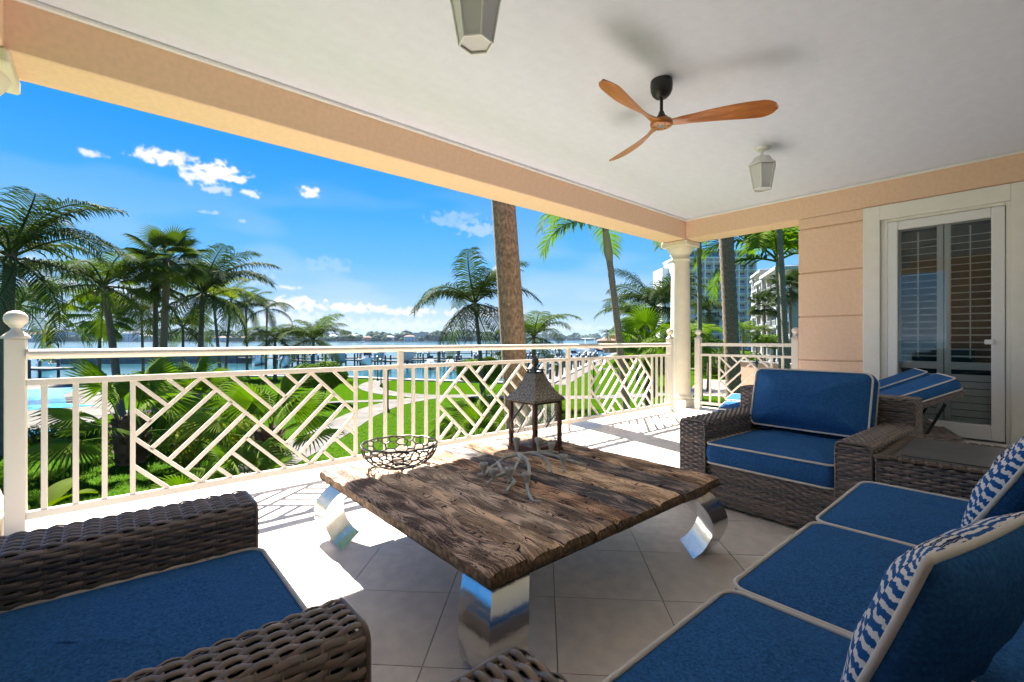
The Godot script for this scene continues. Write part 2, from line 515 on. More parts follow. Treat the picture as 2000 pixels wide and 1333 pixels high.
# ---------------------------------------------------------------- wicker
func weave(par: Node, prof: Array, pn: Array, dir: Vector3, L: float, rs := 0.0165, ss := 0.038, single := false, segs := 3) -> void:
	var cum := [0.0]
	for i in range(1, prof.size()): cum.append(cum[-1] + prof[i].distance_to(prof[i - 1]))
	var tot: float = cum[-1]
	var rows := int(tot / rs)
	rs = tot / rows
	var b := MB.new()
	var amp := 0.0056
	var hh := rs * 0.36
	var w := rs * 0.56
	var seg := 0
	var m := int(ceil(L / ss)) * segs
	var K := 4
	for i in rows:
		var s := (i + 0.5) * rs
		while seg < prof.size() - 2 and cum[seg + 1] < s: seg += 1
		var f: float = (s - cum[seg]) / maxf(cum[seg + 1] - cum[seg], 1e-6)
		var P: Vector3 = prof[seg].lerp(prof[seg + 1], f)
		var N: Vector3 = pn[seg].lerp(pn[seg + 1], f).normalized()
		var T := dir.cross(N).normalized()
		if single: b = MB.new()
		var tone := R.randf()
		var ca := Color(0.13, 0.108, 0.105).lerp(Color(0.27, 0.205, 0.17), tone)
		var jt := R.randf() * 0.35
		var k0 := b.v.size()
		for k in m + 1:
			var t := L * k / m
			var ph := PI * t / ss + PI * i + jt
			var off := amp * sin(ph)
			var slope := amp * PI / ss * cos(ph)
			var wob := sin(ph * 0.5 + i * 2.1) * rs * 0.06
			b.col = ca * (0.86 + 0.28 * absf(sin(t * 9.0 + i * 4.7)))
			for e in K + 1:
				var an := PI * e / K
				var nn := (T * cos(an) * hh + N * sin(an) * w).normalized()
				nn = (nn - dir * slope * maxf(nn.dot(N), 0.0)).normalized()
				b.p(P + dir * t + T * (cos(an) * w + wob) + N * (off + sin(an) * hh), nn)
		for k in m:
			for e in K:
				var q := k0 + k * (K + 1) + e
				b.f(q, q + K + 1, q + K + 2); b.f(q, q + K + 2, q + 1)
		if single: part(par, "strand", b, M.wicker)
	var sb := b if not single else MB.new()
	sb.col = Color(0.24, 0.185, 0.16)
	var cnt := int(round(L / ss))
	var sw := 0.0075
	var flip := dir.cross(prof[1] - prof[0]).dot(pn[0]) < 0.0
	for k in cnt + 1:
		var o := dir * (ss * k)
		if ss * k > L: break
		for side in [-1.0, 1.0]:
			var oo: Vector3 = o + dir * (side * sw * 0.55)
			var k1 := sb.v.size()
			for i in prof.size():
				var N2: Vector3 = pn[i]
				sb.p(prof[i] + oo - dir * sw * 0.5 + N2 * 0.000, (N2 - dir).normalized())
				sb.p(prof[i] + oo + N2 * 0.0042, N2)
				sb.p(prof[i] + oo + dir * sw * 0.5 + N2 * 0.000, (N2 + dir).normalized())
			for i in prof.size() - 1:
				var q2 := k1 + i * 3
				for e in 2:
					if flip:
						sb.f(q2 + e, q2 + e + 4, q2 + e + 1); sb.f(q2 + e, q2 + e + 3, q2 + e + 4)
					else:
						sb.f(q2 + e, q2 + e + 1, q2 + e + 4); sb.f(q2 + e, q2 + e + 4, q2 + e + 3)
	if single: part(par, "stakes", sb, M.wicker, "stuff")
	else: part(par, "wicker_weave", b, M.wicker, "stuff")

func arch_profile(o: Vector3, across: Vector3, w: float, h: float, r := 0.028, y0 := 0.02) -> Array:   # up one side, over the top, down the other
	var pts := []; var ns := []
	for k in 7: pts.append(o + Vector3.UP * lerpf(y0, h - r, k / 6.0)); ns.append(-across)
	for k in range(1, 5):
		var a := PI / 2 * k / 5.0
		pts.append(o + across * (r - cos(a) * r) + Vector3.UP * (h - r + sin(a) * r)); ns.append(-across * cos(a) + Vector3.UP * sin(a))
	for k in 6: pts.append(o + across * lerpf(r, w - r, k / 5.0) + Vector3.UP * h); ns.append(Vector3.UP)
	for k in range(1, 5):
		var a := PI / 2 * k / 5.0
		pts.append(o + across * (w - r + sin(a) * r) + Vector3.UP * (h - r + cos(a) * r)); ns.append(across * sin(a) + Vector3.UP * cos(a))
	for k in 7: pts.append(o + across * w + Vector3.UP * lerpf(h - r, y0, k / 6.0)); ns.append(across)
	return [pts, ns]

func wicker_arm(par: Node, called: String, o: Vector3, dir: Vector3, across: Vector3, L: float, w: float, h: float, single := false, segs := 3, rs := 0.0165, ss := 0.038) -> void:
	# a woven box: long axis dir, width across, open below; o is one bottom corner
	var core := MB.new()
	var c := o + dir * (L / 2) + across * (w / 2) + Vector3.UP * (h / 2 + 0.005)
	core.box(c, Vector3(L - 0.016, h - 0.026, w - 0.016), Basis(dir, Vector3.UP, dir.cross(Vector3.UP)), 0.02)
	var a := part(par, called, core, M.wicker_dark)
	var ap := arch_profile(o, across, w, h)
	weave(a, ap[0], ap[1], dir, L, rs, ss, single, segs)
	for e in 2:
		var base := o + (dir * L if e else Vector3.ZERO) + across * (0.0 if e else w)
		var nn := dir if e else -dir
		var pts := []; var ns := []
		for k in 9: pts.append(base + Vector3.UP * lerpf(0.02, h - 0.012, k / 8.0)); ns.append(nn)
		weave(a, pts, ns, across if e else -across, w, rs, ss, single, segs)
		var rim := MB.new()
		rim.col = Color(0.18, 0.135, 0.11)
		var rp := []
		for q in ap[0]: rp.append(q + (dir * L if e else Vector3.ZERO))
		rim.tube(rp, [0.0075], 6)
		part(a, "edge_braid", rim, M.wicker)

func wicker_panel(par: Node, o: Vector3, dir: Vector3, n: Vector3, L: float, h: float, y0 := 0.02, segs := 3) -> void:
	var pts := []; var ns := []
	for k in 9: pts.append(o + Vector3.UP * lerpf(y0, h, k / 8.0)); ns.append(n)
	weave(par, pts, ns, dir, L, 0.0165, 0.038, false, segs)

func armchair(called: String, label: String, at: Vector3, turn: float, arms: Array, D: float, single: bool, seat_seed: int, back_cushion: bool) -> Node3D:
	# local: faces +x with its front at x = 0, the first arm at z = 0; arms = [width, seat, width]
	var t := thing(called, label, "armchair", at, turn, "wicker armchairs with blue cushions round the low table")
	var W: float = arms[0] + arms[1] + arms[2]
	var X := Vector3.RIGHT; var Z := Vector3.BACK
	wicker_arm(t, "arm", Vector3(-D, 0, 0), X, Z, D, arms[0], 0.575, single, 4 if single else 3, 0.0138 if single else 0.0158, 0.040 if single else 0.036)
	wicker_arm(t, "arm", Vector3(-D, 0, W - arms[2]), X, Z, D, arms[2], 0.575, single, 4 if single else 3, 0.0138 if single else 0.0158, 0.040 if single else 0.036)
	var core := MB.new()
	core.box(Vector3(-D / 2 - 0.02, 0.155, W / 2), Vector3(D - 0.07, 0.25, arms[1] + 0.02))
	var s := part(t, "seat_base", core, M.wicker_dark)
	wicker_panel(s, Vector3(-0.03, 0, arms[0] + arms[1]), -Z, X, arms[1], 0.29)
	var sh := MB.new()
	sh.col = Color(0.11, 0.085, 0.075)
	sh.box(Vector3(-D / 2 - 0.03, 0.284, W / 2), Vector3(D - 0.07, 0.012, arms[1]))
	part(s, "seat_edge", sh, M.wicker)
	wicker_arm(t, "back", Vector3(-D - 0.17, 0, 0), Z, X, W, 0.19, 0.745, false, 3, 0.0165, 0.036)
	cushion(t, "seat_cushion", Vector3(-D / 2 + 0.035, 0.293, arms[0] + arms[1] / 2), Vector3(D - 0.05, 0.145, arms[1] - 0.008), Vector3.ZERO, seat_seed, 0.028)
	if back_cushion:
		var c := cushion(t, "back_cushion", Vector3(-D + 0.22, 0.445, arms[0] + arms[1] / 2), Vector3(0.44, 0.15, arms[1] - 0.02), Vector3(0, 0, deg_to_rad(98.0)), 5, 0.075)
		c.position = Vector3(-D + 0.075, 0.665, arms[0] + arms[1] / 2 + 0.01)
		c.rotation = Vector3(0, 0, deg_to_rad(-74.0))
	return t

# ---------------------------------------------------------------- palms
var FR := {}

func frond_mesh(a0: float, bend: float, pairs: int, seed_: int, leaf := 0.30, hang := 0.45, width := 0.016) -> ArrayMesh:
	# unit pinnate frond: rachis from the origin along +x, starting a0 degrees up and bending down by bend degrees
	var r := RandomNumberGenerator.new(); r.seed = seed_
	var pts := []; var tg := []
	var pos := Vector3.ZERO
	var n := 18
	var side_bend := r.randf_range(-0.35, 0.35)
	for k in n + 1:
		var s := float(k) / n
		var a := deg_to_rad(a0 - bend * pow(s, 1.35))
		var d := Vector3(cos(a), sin(a), side_bend * s).normalized()
		pts.append(pos); tg.append(d)
		pos += d / n
	var b := MB.new()
	b.col = Color(1.5, 1.35, 0.8)
	var rad := []
	for k in n + 1: rad.append(lerpf(0.013, 0.002, float(k) / n))
	b.tube(pts, rad, 4, false)
	for i in pairs:
		var s := lerpf(0.10, 0.99, (i + 0.5) / pairs)
		var fi := s * n
		var k := mini(int(fi), n - 1)
		var P: Vector3 = pts[k].lerp(pts[k + 1], fi - k)
		var T: Vector3 = tg[k]
		var S := T.cross(Vector3.UP).normalized()
		var U := S.cross(T).normalized()
		for sd in [-1.0, 1.0]:
			var ll := leaf * (0.35 + 0.65 * sin(PI * pow(s, 0.75) * 0.92 + 0.12)) * r.randf_range(0.85, 1.1)
			var fwd := lerpf(0.30, 1.1, s) + r.randf_range(-0.1, 0.1)
			var d1: Vector3 = (S * sd + T * fwd + U * r.randf_range(0.05, 0.35)).normalized()
			var h := hang * r.randf_range(0.6, 1.4)
			var d2 := (d1 + Vector3.DOWN * h).normalized()
			var d3 := (d1 * 0.8 + Vector3.DOWN * h * 2.2).normalized()
			var wv := T * width
			var q := r.randf_range(0.7, 1.25)
			b.col = Color(q, q, q * 0.9)
			if r.randf() < 0.05: b.col = Color(2.2, 1.7, 0.8)
			var A := P; var B := P + d1 * ll * 0.35; var C := B + d2 * ll * 0.35; var D := C + d3 * ll * 0.3
			b.quad(A - wv * 0.3, A + wv * 0.3, B + wv * 0.5, B - wv * 0.5)
			b.quad(B - wv * 0.5, B + wv * 0.5, C + wv * 0.38, C - wv * 0.38)
			b.tri(C - wv * 0.38, C + wv * 0.38, D)
	return b.mesh()

func fan_mesh(seed_: int, segs := 34, droop := 0.5, spread := 290.0) -> ArrayMesh:
	# unit fan leaf: petiole along +x from the origin (0.55 long), then a pleated blade of radius 0.5
	var r := RandomNumberGenerator.new(); r.seed = seed_
	var b := MB.new()
	b.col = Color(1.5, 1.4, 0.8)
	b.tube([Vector3.ZERO, Vector3(0.28, 0.02, 0), Vector3(0.55, 0.0, 0)], [0.013, 0.010, 0.008], 4, false)
	var hub := Vector3(0.55, 0, 0)
	for i in segs:
		var a := deg_to_rad(lerpf(-spread / 2, spread / 2, (i + 0.5) / segs))
		var da := deg_to_rad(spread / segs) * 0.5
		var len_ := 0.5 * (0.72 + 0.28 * cos(a * 0.55)) * r.randf_range(0.93, 1.05)
		var q := r.randf_range(0.8, 1.2)
		b.col = Color(q, q, q * 0.9)
		var P := func(aa: float, rr: float, lift: float) -> Vector3:
			var x := cos(aa) * rr; var z := sin(aa) * rr
			return hub + Vector3(x, lift - droop * rr * rr * 0.9 - absf(sin(aa)) * rr * 0.15 + 0.10 * rr, z)
		var rm := len_ * 0.5
		var l0: Vector3 = P.call(a - da, rm, 0.0); var m0: Vector3 = P.call(a, rm, 0.022); var r0: Vector3 = P.call(a + da, rm, 0.0)
		b.tri(hub, m0, l0); b.tri(hub, r0, m0)
		var l1: Vector3 = P.call(a - da * 0.42, len_ * 0.78, -0.02); var m1: Vector3 = P.call(a, len_ * 0.78, 0.0); var r1: Vector3 = P.call(a + da * 0.42, len_ * 0.78, -0.02)
		b.quad(l0, m0, m1, l1); b.quad(m0, r0, r1, m1)
		var tip: Vector3 = P.call(a + r.randf_range(-0.02, 0.02), len_ * 1.05, -r.randf_range(0.02, 0.16) * droop * 2.0)
		b.tri(l1, m1, tip); b.tri(m1, r1, tip)
	return b.mesh()

func make_fronds() -> void:
	FR.up = [frond_mesh(64, 70, 48, 1), frond_mesh(52, 86, 48, 2)]
	FR.mid = [frond_mesh(42, 92, 44, 3), frond_mesh(34, 98, 44, 4)]
	FR.low = [frond_mesh(8, 80, 42, 5, 0.30, 0.8), frond_mesh(-8, 66, 42, 6, 0.28, 0.9)]
	FR.arch = [frond_mesh(55, 120, 34, 7, 0.36, 0.25, 0.030), frond_mesh(35, 110, 34, 8, 0.36, 0.3, 0.030)]
	FR.fan = [fan_mesh(11), fan_mesh(12, 34, 0.9), fan_mesh(13, 30, 0.25, 250.0)]

func trunk_path(base: Vector3, top: Vector3, sag := 0.25) -> Array:
	var pts := []
	var flat := Vector3(top.x - base.x, 0, top.z - base.z)
	for k in 13:
		var s := k / 12.0
		var q := lerpf(s, s * s, sag)
		pts.append(Vector3(base.x, lerpf(base.y, top.y, s), base.z) + flat * q)
	return pts

func trunk_mesh(base: Vector3, top: Vector3, dia: float, rings := 26, ring_amp := 0.03, flare := 1.5, taper := 0.75) -> MB:
	var path := trunk_path(Vector3.ZERO, top - base)
	var pts := []; var rad := []
	var n := rings * 3
	for k in n + 1:
		var s := float(k) / n
		var fi := s * 12.0; var i := mini(int(fi), 11)
		pts.append(path[i].lerp(path[i + 1], fi - i))
		var rr := dia / 2 * lerpf(1.0, taper, s) * (1.0 + (flare - 1.0) * exp(-s * 14.0))
		rad.append(rr * (1.0 + ring_amp * (1.0 - 2.0 * float(k % 3) / 2.0)))
	var b := MB.new()
	b.tube(pts, rad, 14, false)
	return b

func palm(called: String, label: String, group: String, base: Vector3, hub: Vector3, rad: float, dia: float, opt := {}) -> Node3D:
	# opt: kind coconut | fan | arch, n, mat, trunk, dead, nuts, shaft, up, seed
	var t := thing(called, label, "palm tree", base, 0.0, group)
	var r := RandomNumberGenerator.new(); r.seed = opt.get("seed", int(base.x * 131 + base.z * 17))
	var H := hub - base
	part(t, "trunk", trunk_mesh(base, hub, dia, opt.get("rings", 26), opt.get("amp", 0.03), opt.get("flare", 1.4), opt.get("taper", 0.7)), opt.get("trunk", M.trunk))
	var kind: String = opt.get("kind", "coconut")
	var lm: Material = opt.get("mat", M.leaf)
	if opt.has("shaft"):
		var b := MB.new()
		var sl: float = opt.shaft
		var dd: Vector3 = (H - trunk_path(Vector3.ZERO, H)[11]).normalized()
		b.tube([H - dd * sl, H - dd * sl * 0.8, H - dd * sl * 0.4, H], [dia * 0.36, dia * 0.52, dia * 0.42, dia * 0.16], 12)
		part(t, "crown_shaft", b, M.shaft)
	var n: int = int(opt.get("n", 20) * (0.95 if kind == "coconut" else 0.85))
	var low_a: float = opt.get("low", -0.15)
	for k in n:
		var s := (k + 0.5) / n                       # 0 newest (upright) .. 1 oldest (hanging)
		var az: float = k * 2.39996 + r.randf_range(-0.3, 0.3) + opt.get("az", 0.0)
		var ms: ArrayMesh
		var tilt := 0.0
		var sc := rad * r.randf_range(0.88, 1.08)
		if kind == "coconut":
			var set_: Array = FR.up if s < 0.34 else (FR.mid if s < 0.68 else FR.low)
			ms = set_[r.randi() % 2]
			sc *= 1.25
			tilt = r.randf_range(-26, 8) if s < 0.34 else r.randf_range(-10, 10)
			if s > 0.68: tilt -= 20.0 * (s - 0.68) / 0.32 + 8.0
		elif kind == "arch":
			ms = FR.arch[r.randi() % 2]; sc *= 1.35; tilt = lerpf(22, -18, s) + r.randf_range(-6, 6)
		else:
			ms = FR.fan[r.randi() % 3]; sc *= 1.0; tilt = lerpf(78, opt.get("low_tilt", -48), pow(s, 0.8)) + r.randf_range(-10, 10)
		var o := part(t, "frond", ms, M.leaf_yellow if (s > 0.9 and opt.get("dead", false)) else lm)
		o.position = H + Vector3(cos(az), 0, sin(az)) * dia * 0.25 + Vector3.DOWN * (s * dia * 0.9)
		o.basis = Basis(Vector3.UP, -az) * Basis(Vector3.BACK, deg_to_rad(tilt)) * Basis(Vector3.RIGHT, r.randf_range(-0.35, 0.35)).scaled(Vector3.ONE * sc) if false else Basis(Vector3.UP, -az) * Basis(Vector3.BACK, deg_to_rad(tilt)) * Basis(Vector3.RIGHT, r.randf_range(-0.35, 0.35)) * Basis.from_scale(Vector3.ONE * sc)
	if opt.get("nuts", 0) > 0:
		for k in int(opt.nuts):
			var sm := SphereMesh.new(); sm.radius = 0.13; sm.height = 0.30; sm.radial_segments = 10; sm.rings = 6
			var o := part(t, "coconut", sm, M.coconut)
			o.position = H + Vector3(cos(k * 1.4), -0.9 - 0.25 * (k % 3), sin(k * 1.4)) * Vector3(dia * 0.8, 0.45, dia * 0.8)
	if opt.get("skirt", false):
		var b := MB.new()
		for k in 26:
			var an := k * 2.4
			var d := Vector3(cos(an), 0, sin(an)); var sd := Vector3(-sin(an), 0, cos(an)) * dia * 0.16
			var p0 := H + d * dia * 0.4 + Vector3.DOWN * (0.05 + r.randf() * 0.5) * rad * 0.5
			var p1 := p0 + d * dia * 0.55 + Vector3.DOWN * rad * r.randf_range(0.25, 0.5)
			b.quad(p0 - sd, p0 + sd, p1 + sd * 0.6, p1 - sd * 0.6)
		part(t, "dry_leaf_bases", b, M.fibre, "stuff")
	return t

func leaf_cluster(b: MB, c: Vector3, rx: Vector3, n: int, sz: float, r: RandomNumberGenerator, shell := 0.75) -> void:
	for k in n:
		var d := Vector3(r.randfn(), r.randfn(), r.randfn()).normalized()
		var q := lerpf(shell, 1.0, r.randf()) * (1.0 + 0.10 * sin(d.x * 5.0 + d.z * 4.0 + c.x))
		var P := c + d * rx * q
		var nn := (d + Vector3(r.randf_range(-0.8, 0.8), r.randf_range(-0.4, 0.9), r.randf_range(-0.8, 0.8))).normalized()
		var u := nn.cross(Vector3(r.randf(), r.randf(), r.randf())).normalized()
		var w := nn.cross(u)
		var s := sz * r.randf_range(0.6, 1.3)
		var g := r.randf_range(0.65, 1.25)
		b.col = Color(g, g, g)
		b.tri(P - u * s * 0.5, P + w * s * 0.32, P + u * s * 0.5)
		b.tri(P - u * s * 0.5, P + u * s * 0.5, P - w * s * 0.32)

# ---------------------------------------------------------------- sky
const SKY_GAIN := 0.235
func sky_texture() -> ImageTexture:
	var W := 4096; var H := 2048
	var stops := [[0.0, Color(0.60, 0.78, 0.95)], [1.5, Color(0.58, 0.78, 0.95)], [5.0, Color(0.36, 0.64, 0.97)], [9.0, Color(0.16, 0.52, 0.98)], [14.0, Color(0.075, 0.43, 0.97)], [21.0, Color(0.026, 0.33, 0.94)], [35.0, Color(0.016, 0.25, 0.82)], [60.0, Color(0.02, 0.20, 0.66)], [90.0, Color(0.02, 0.17, 0.58)]]
	var fn := FastNoiseLite.new(); fn.frequency = 0.16; fn.seed = 2; fn.fractal_octaves = 5
	var big := FastNoiseLite.new(); big.frequency = 0.03; big.seed = 6; big.fractal_octaves = 3
	# fair-weather clouds: azimuth and elevation in degrees, half sizes, thickness
	var puffs := [[-1.0, 16.5, 1.17, 0.40, 0.8], [3.8, 17.3, 2.3, 0.85, 1.1], [5.5, 17.7, 1.28, 0.61, 0.75], [8.4, 16.8, 2.9, 1.25, 1.15], [7.5, 16.3, 2.26, 1.3, 0.9], [8.7, 15.2, 1.61, 0.55, 0.6], [11.7, 15.3, 1.26, 0.51, 0.85], [17.5, 16.2, 1.3, 0.68, 1.05], [8.0, 12.9, 1.12, 0.25, 0.42], [10.7, 12.4, 0.62, 0.26, 0.38], [15.5, 5.7, 1.35, 0.28, 0.7], [12.2, 6.5, 2.74, 1.09, 0.25], [-3.4, 4.6, 2.34, 0.9, 0.7], [-5.0, 6.3, 1.41, 1.3, 0.35], [0.7, 4.7, 2.28, 0.86, 0.6], [15.9, 3.9, 4.29, 0.97, 0.95], [22.2, 3.6, 4.35, 0.83, 0.9], [28.6, 3.3, 4.29, 0.74, 0.85], [36.7, 3.2, 4.74, 0.82, 0.8], [15.2, 2.2, 6.46, 1.14, 0.6], [26.2, 1.7, 12.32, 0.92, 0.5], [40.1, 8.4, 1.9, 1.54, 0.8], [37.9, 13.2, 3.8, 1.07, 0.35], [34.2, 14.3, 3.77, 1.17, 0.25], [19.4, 8.4, 3.07, 1.15, 0.18], [3.4, 3.7, 4.18, 1.49, 0.45], [48.6, 1.4, 4.91, 0.63, 0.35]]
	var rr := RandomNumberGenerator.new(); rr.seed = 77
	for k in 60:      # the same kind of sky goes on all round
		var az := rr.randf_range(66, 340); var el := pow(rr.randf(), 1.6) * 34.0 + 2.0
		puffs.append([az, el, rr.randf_range(1.0, 4.5), rr.randf_range(0.3, 1.2), rr.randf_range(0.3, 1.1)])
	var dens := PackedFloat32Array(); dens.resize(W * H / 2)
	for q in puffs:
		var x0 := int((q[0] - q[2] * 1.9) / 360.0 * W); var x1 := int((q[0] + q[2] * 1.9) / 360.0 * W)
		var y0 := int((90.0 - q[1] - q[3] * 2.0) / 180.0 * H); var y1 := mini(int((90.0 - q[1] + q[3] * 2.0) / 180.0 * H), H / 2)
		for y in range(maxi(y0, 0), y1):
			var el := 90.0 - (y + 0.5) / H * 180.0
			for x in range(x0, x1):
				var az := (x + 0.5) / W * 360.0
				var du: float = (az - q[0]) / q[2]; var dv: float = (el - q[1]) / q[3]
				if dv < 0: dv *= 1.25
				var fall := 1.0 - (du * du + dv * dv)
				var nz := fn.get_noise_2d(az * 5.0, el * 6.5) * 1.15 + fn.get_noise_2d(az * 21.0 + 900.0, el * 26.0) * 0.30 + 0.12
				var d := fall * 0.9 + nz
				if d > 0.0:
					var kk := y * W + (x + W) % W
					dens[kk] = maxf(dens[kk], smoothstep(0.0, 0.95, d) * q[4])
	var ca := PackedFloat32Array(); var sa := PackedFloat32Array()
	for x in W: ca.append(cos(TAU * x / W)); sa.append(sin(TAU * x / W))
	var im := Image.create(W, H, false, Image.FORMAT_RGBF)
	for y in H:
		var el := 90.0 - (y + 0.5) / H * 180.0
		var c: Color = stops[0][1]
		if el > 0:
			for s in stops.size() - 1:
				if el >= stops[s][0]:
					c = stops[s][1].lerp(stops[s + 1][1], clampf((el - stops[s][0]) / (stops[s + 1][0] - stops[s][0]), 0, 1))
		im.fill_rect(Rect2i(0, y, W, 1), Color(c.r * SKY_GAIN, c.g * SKY_GAIN, c.b * SKY_GAIN))
		if el <= 0.0 or el > 42.0: continue
		for x in W:
			var d := dens[y * W + x]
			if el < 22.0:
				d = maxf(d, clampf(big.get_noise_3d(ca[x] * 60.0, el * 4.0, sa[x] * 60.0) - 0.05, 0.0, 0.20) * (1.0 - el / 22.0))
			if d > 0.0:
				d = minf(d, 1.0)
				im.set_pixel(x, y, Color(lerpf(c.r, 0.97, d) * SKY_GAIN, lerpf(c.g, 0.98, d) * SKY_GAIN, lerpf(c.b, 1.0, d) * SKY_GAIN))
	return ImageTexture.create_from_image(im)

func _ready() -> void:
	R.seed = 20
	# camera: eye height 1.147 above the terrace floor, looking 41 degrees to the right of straight out to sea, level
	var cam := Camera3D.new()
	cam.name = "camera"
	cam.projection = Camera3D.PROJECTION_FRUSTUM
	cam.near = 0.05; cam.far = 6000.0
	cam.size = 0.0736464
	cam.frustum_offset = Vector2(0.0, -0.000193)
	cam.position = Vector3(0, 1.147, 0)
	cam.rotation = Vector3(0, deg_to_rad(-41.084), 0)
	add_child(cam)
	var we := WorldEnvironment.new()
	we.name = "world_environment"
	var e := Environment.new()
	e.background_mode = Environment.BG_SKY
	var sk := Sky.new()
	var pm := PanoramaSkyMaterial.new()
	pm.panorama = sky_texture()
	sk.sky_material = pm
	e.sky = sk
	e.tonemap_mode = Environment.TONE_MAPPER_LINEAR
	e.tonemap_exposure = 4.7
	e.fog_enabled = true
	e.fog_density = 0.00008
	e.fog_light_color = Color(0.80, 0.89, 1.0)
	e.sdfgi_enabled = true; e.ssao_enabled = true; e.ssil_enabled = true
	we.environment = e
	add_child(we)
	var sun := DirectionalLight3D.new()
	sun.name = "sun"
	sun.light_energy = 1.6
	sun.light_color = Color(1.0, 0.985, 0.955)
	sun.light_angular_distance = 0.5
	sun.shadow_enabled = true
	add_child(sun)
	sun.look_at_from_position(Vector3(0.09, 1.25, -1.0) * 30.0, Vector3.ZERO)
	make_materials()
	make_fronds()
	terrace()
	railing()
	door_and_wall()
	ground()
	furniture()
	table_and_things()
	ceiling_things()
	garden()
	marina()
	far_shore()
	buildings()

# ---------------------------------------------------------------- terrace shell
func rect(x0: float, z0: float, x1: float, z1: float) -> PackedVector2Array:
	return PackedVector2Array([Vector2(x0, z0), Vector2(x1, z0), Vector2(x1, z1), Vector2(x0, z1)])

func span(b: MB, a: Vector3, c: Vector3, bev := 0.0) -> void:
	b.box((a + c) * 0.5, (c - a).abs(), Basis.IDENTITY, bev)

func terrace() -> void:
	var b := MB.new()
	span(b, Vector3(-0.95, -0.34, -4.33), Vector3(7.68, -0.015, 1.6))
	var fl := struct("terrace_floor", b, M.grout)
	var h := 0.3345                       # half diagonal of a tile
	var lim := rect(-0.93, -3.782, 7.66, 0.9)
	var cnt := 0
	for i in range(-14, 22):
		for j in range(-22, 14):
			var c := Vector2(1.163 + (i + j) * h, -2.098 + (i - j) * h)
			if c.x < -1.2 or c.x > 8.0 or c.y > 1.1 or c.y < -4.2: continue
			if c.y > -0.4 and c.x < 3.0: continue          # behind and beneath the camera, never seen
			var g := h - 0.0026
			var poly := PackedVector2Array([c + Vector2(0, -g), c + Vector2(g, 0), c + Vector2(0, g), c + Vector2(-g, 0)])
			for part_ in Geometry2D.intersect_polygons(poly, lim):
				var m := MB.new()
				m.prism(part_, -0.014, 0.0, Transform3D.IDENTITY, true, false)
				part(fl, "tile", m, M.tiles[R.randi() % 5])
				cnt += 1
	var x := 0.863 - 0.467 * 4
	while x < 7.6:
		var m := MB.new()
		m.prism(rect(maxf(x + 0.0026, -0.94), -4.31, minf(x + 0.4644, 7.66), -3.787), -0.014, 0.0, Transform3D.IDENTITY, true, false)
		part(fl, "border_tile", m, M.tiles[R.randi() % 5])
		x += 0.467
	b = MB.new()
	span(b, Vector3(-0.9, 3.13, -4.2), Vector3(7.6, 3.36, 0.9))
	struct("ceiling", b, M.white_ceiling)
	b = MB.new()        # small cove where the ceiling meets the beams
	span(b, Vector3(-0.45, 3.098, -3.9), Vector3(7.22, 3.129, -3.872), 0.006)
	span(b, Vector3(7.192, 3.098, -3.872), Vector3(7.22, 3.129, 0.88), 0.006)
	span(b, Vector3(-0.45, 3.098, -3.872), Vector3(-0.422, 3.129, 0.88), 0.006)
	struct("ceiling_trim", b, M.trim_white)
	b = MB.new()
	span(b, Vector3(-0.86, 2.804, -4.31), Vector3(7.63, 3.7, -3.9), 0.008)
	var o := struct("front_beam", b, M.peach)
	b = MB.new()
	span(b, Vector3(7.22, 2.806, -3.899), Vector3(7.628, 3.7, 1.2), 0.008)
	struct("side_beam", b, M.peach)
	b = MB.new()
	span(b, Vector3(-0.858, 2.806, -3.899), Vector3(-0.45, 3.7, 0.9), 0.008)
	struct("far_side_beam", b, M.peach)
	b = MB.new()
	span(b, Vector3(-0.8, GY, -3.4), Vector3(7.5, -0.35, 1.4))
	struct("lower_storey", b, M.peach)
	b = MB.new()
	span(b, Vector3(-0.95, -0.3, 0.9), Vector3(7.2, 3.4, 1.1))
	struct("house_wall", b, M.house_cream)
	b = MB.new()
	span(b, Vector3(-0.85, -0.3, -1.5), Vector3(-0.47, 2.8, 0.9))
	struct("end_wall", b, M.peach)
	# columns
	for k in 2:
		var c := Vector3(7.42, 0, -4.1) if k == 0 else Vector3(-0.66, 0, -4.1)
		var t := thing("round_column", "cream round column with moulded capital at the far corner of the railing" if k == 0 else "cream column whose capital just shows at the photo's upper left edge", "column", c, 0.0, "terrace columns")
		var m := MB.new()
		span(m, Vector3(-0.20, 0.002, -0.20), Vector3(0.20, 0.13, 0.20), 0.008)
		part(t, "plinth", m, M.cream)
		m = MB.new()
		m.lathe([Vector2(0.195, 0.13), Vector2(0.20, 0.16), Vector2(0.195, 0.19), Vector2(0.182, 0.20), Vector2(0.176, 0.23), Vector2(0.166, 0.26), Vector2(0.164, 0.6), Vector2(0.162, 1.2), Vector2(0.155, 2.0), Vector2(0.145, 2.49)], Vector3.ZERO, 40)
		part(t, "shaft", m, M.cream)
		m = MB.new()
		m.lathe([Vector2(0.145, 2.48), Vector2(0.160, 2.49), Vector2(0.165, 2.505), Vector2(0.160, 2.52), Vector2(0.148, 2.53), Vector2(0.148, 2.59), Vector2(0.160, 2.60), Vector2(0.185, 2.635), Vector2(0.205, 2.67), Vector2(0.215, 2.70), Vector2(0.215, 2.715)], Vector3.ZERO, 40)
		span(m, Vector3(-0.235, 2.712, -0.235), Vector3(0.235, 2.80, 0.235), 0.012)
		part(t, "capital", m, M.cream)

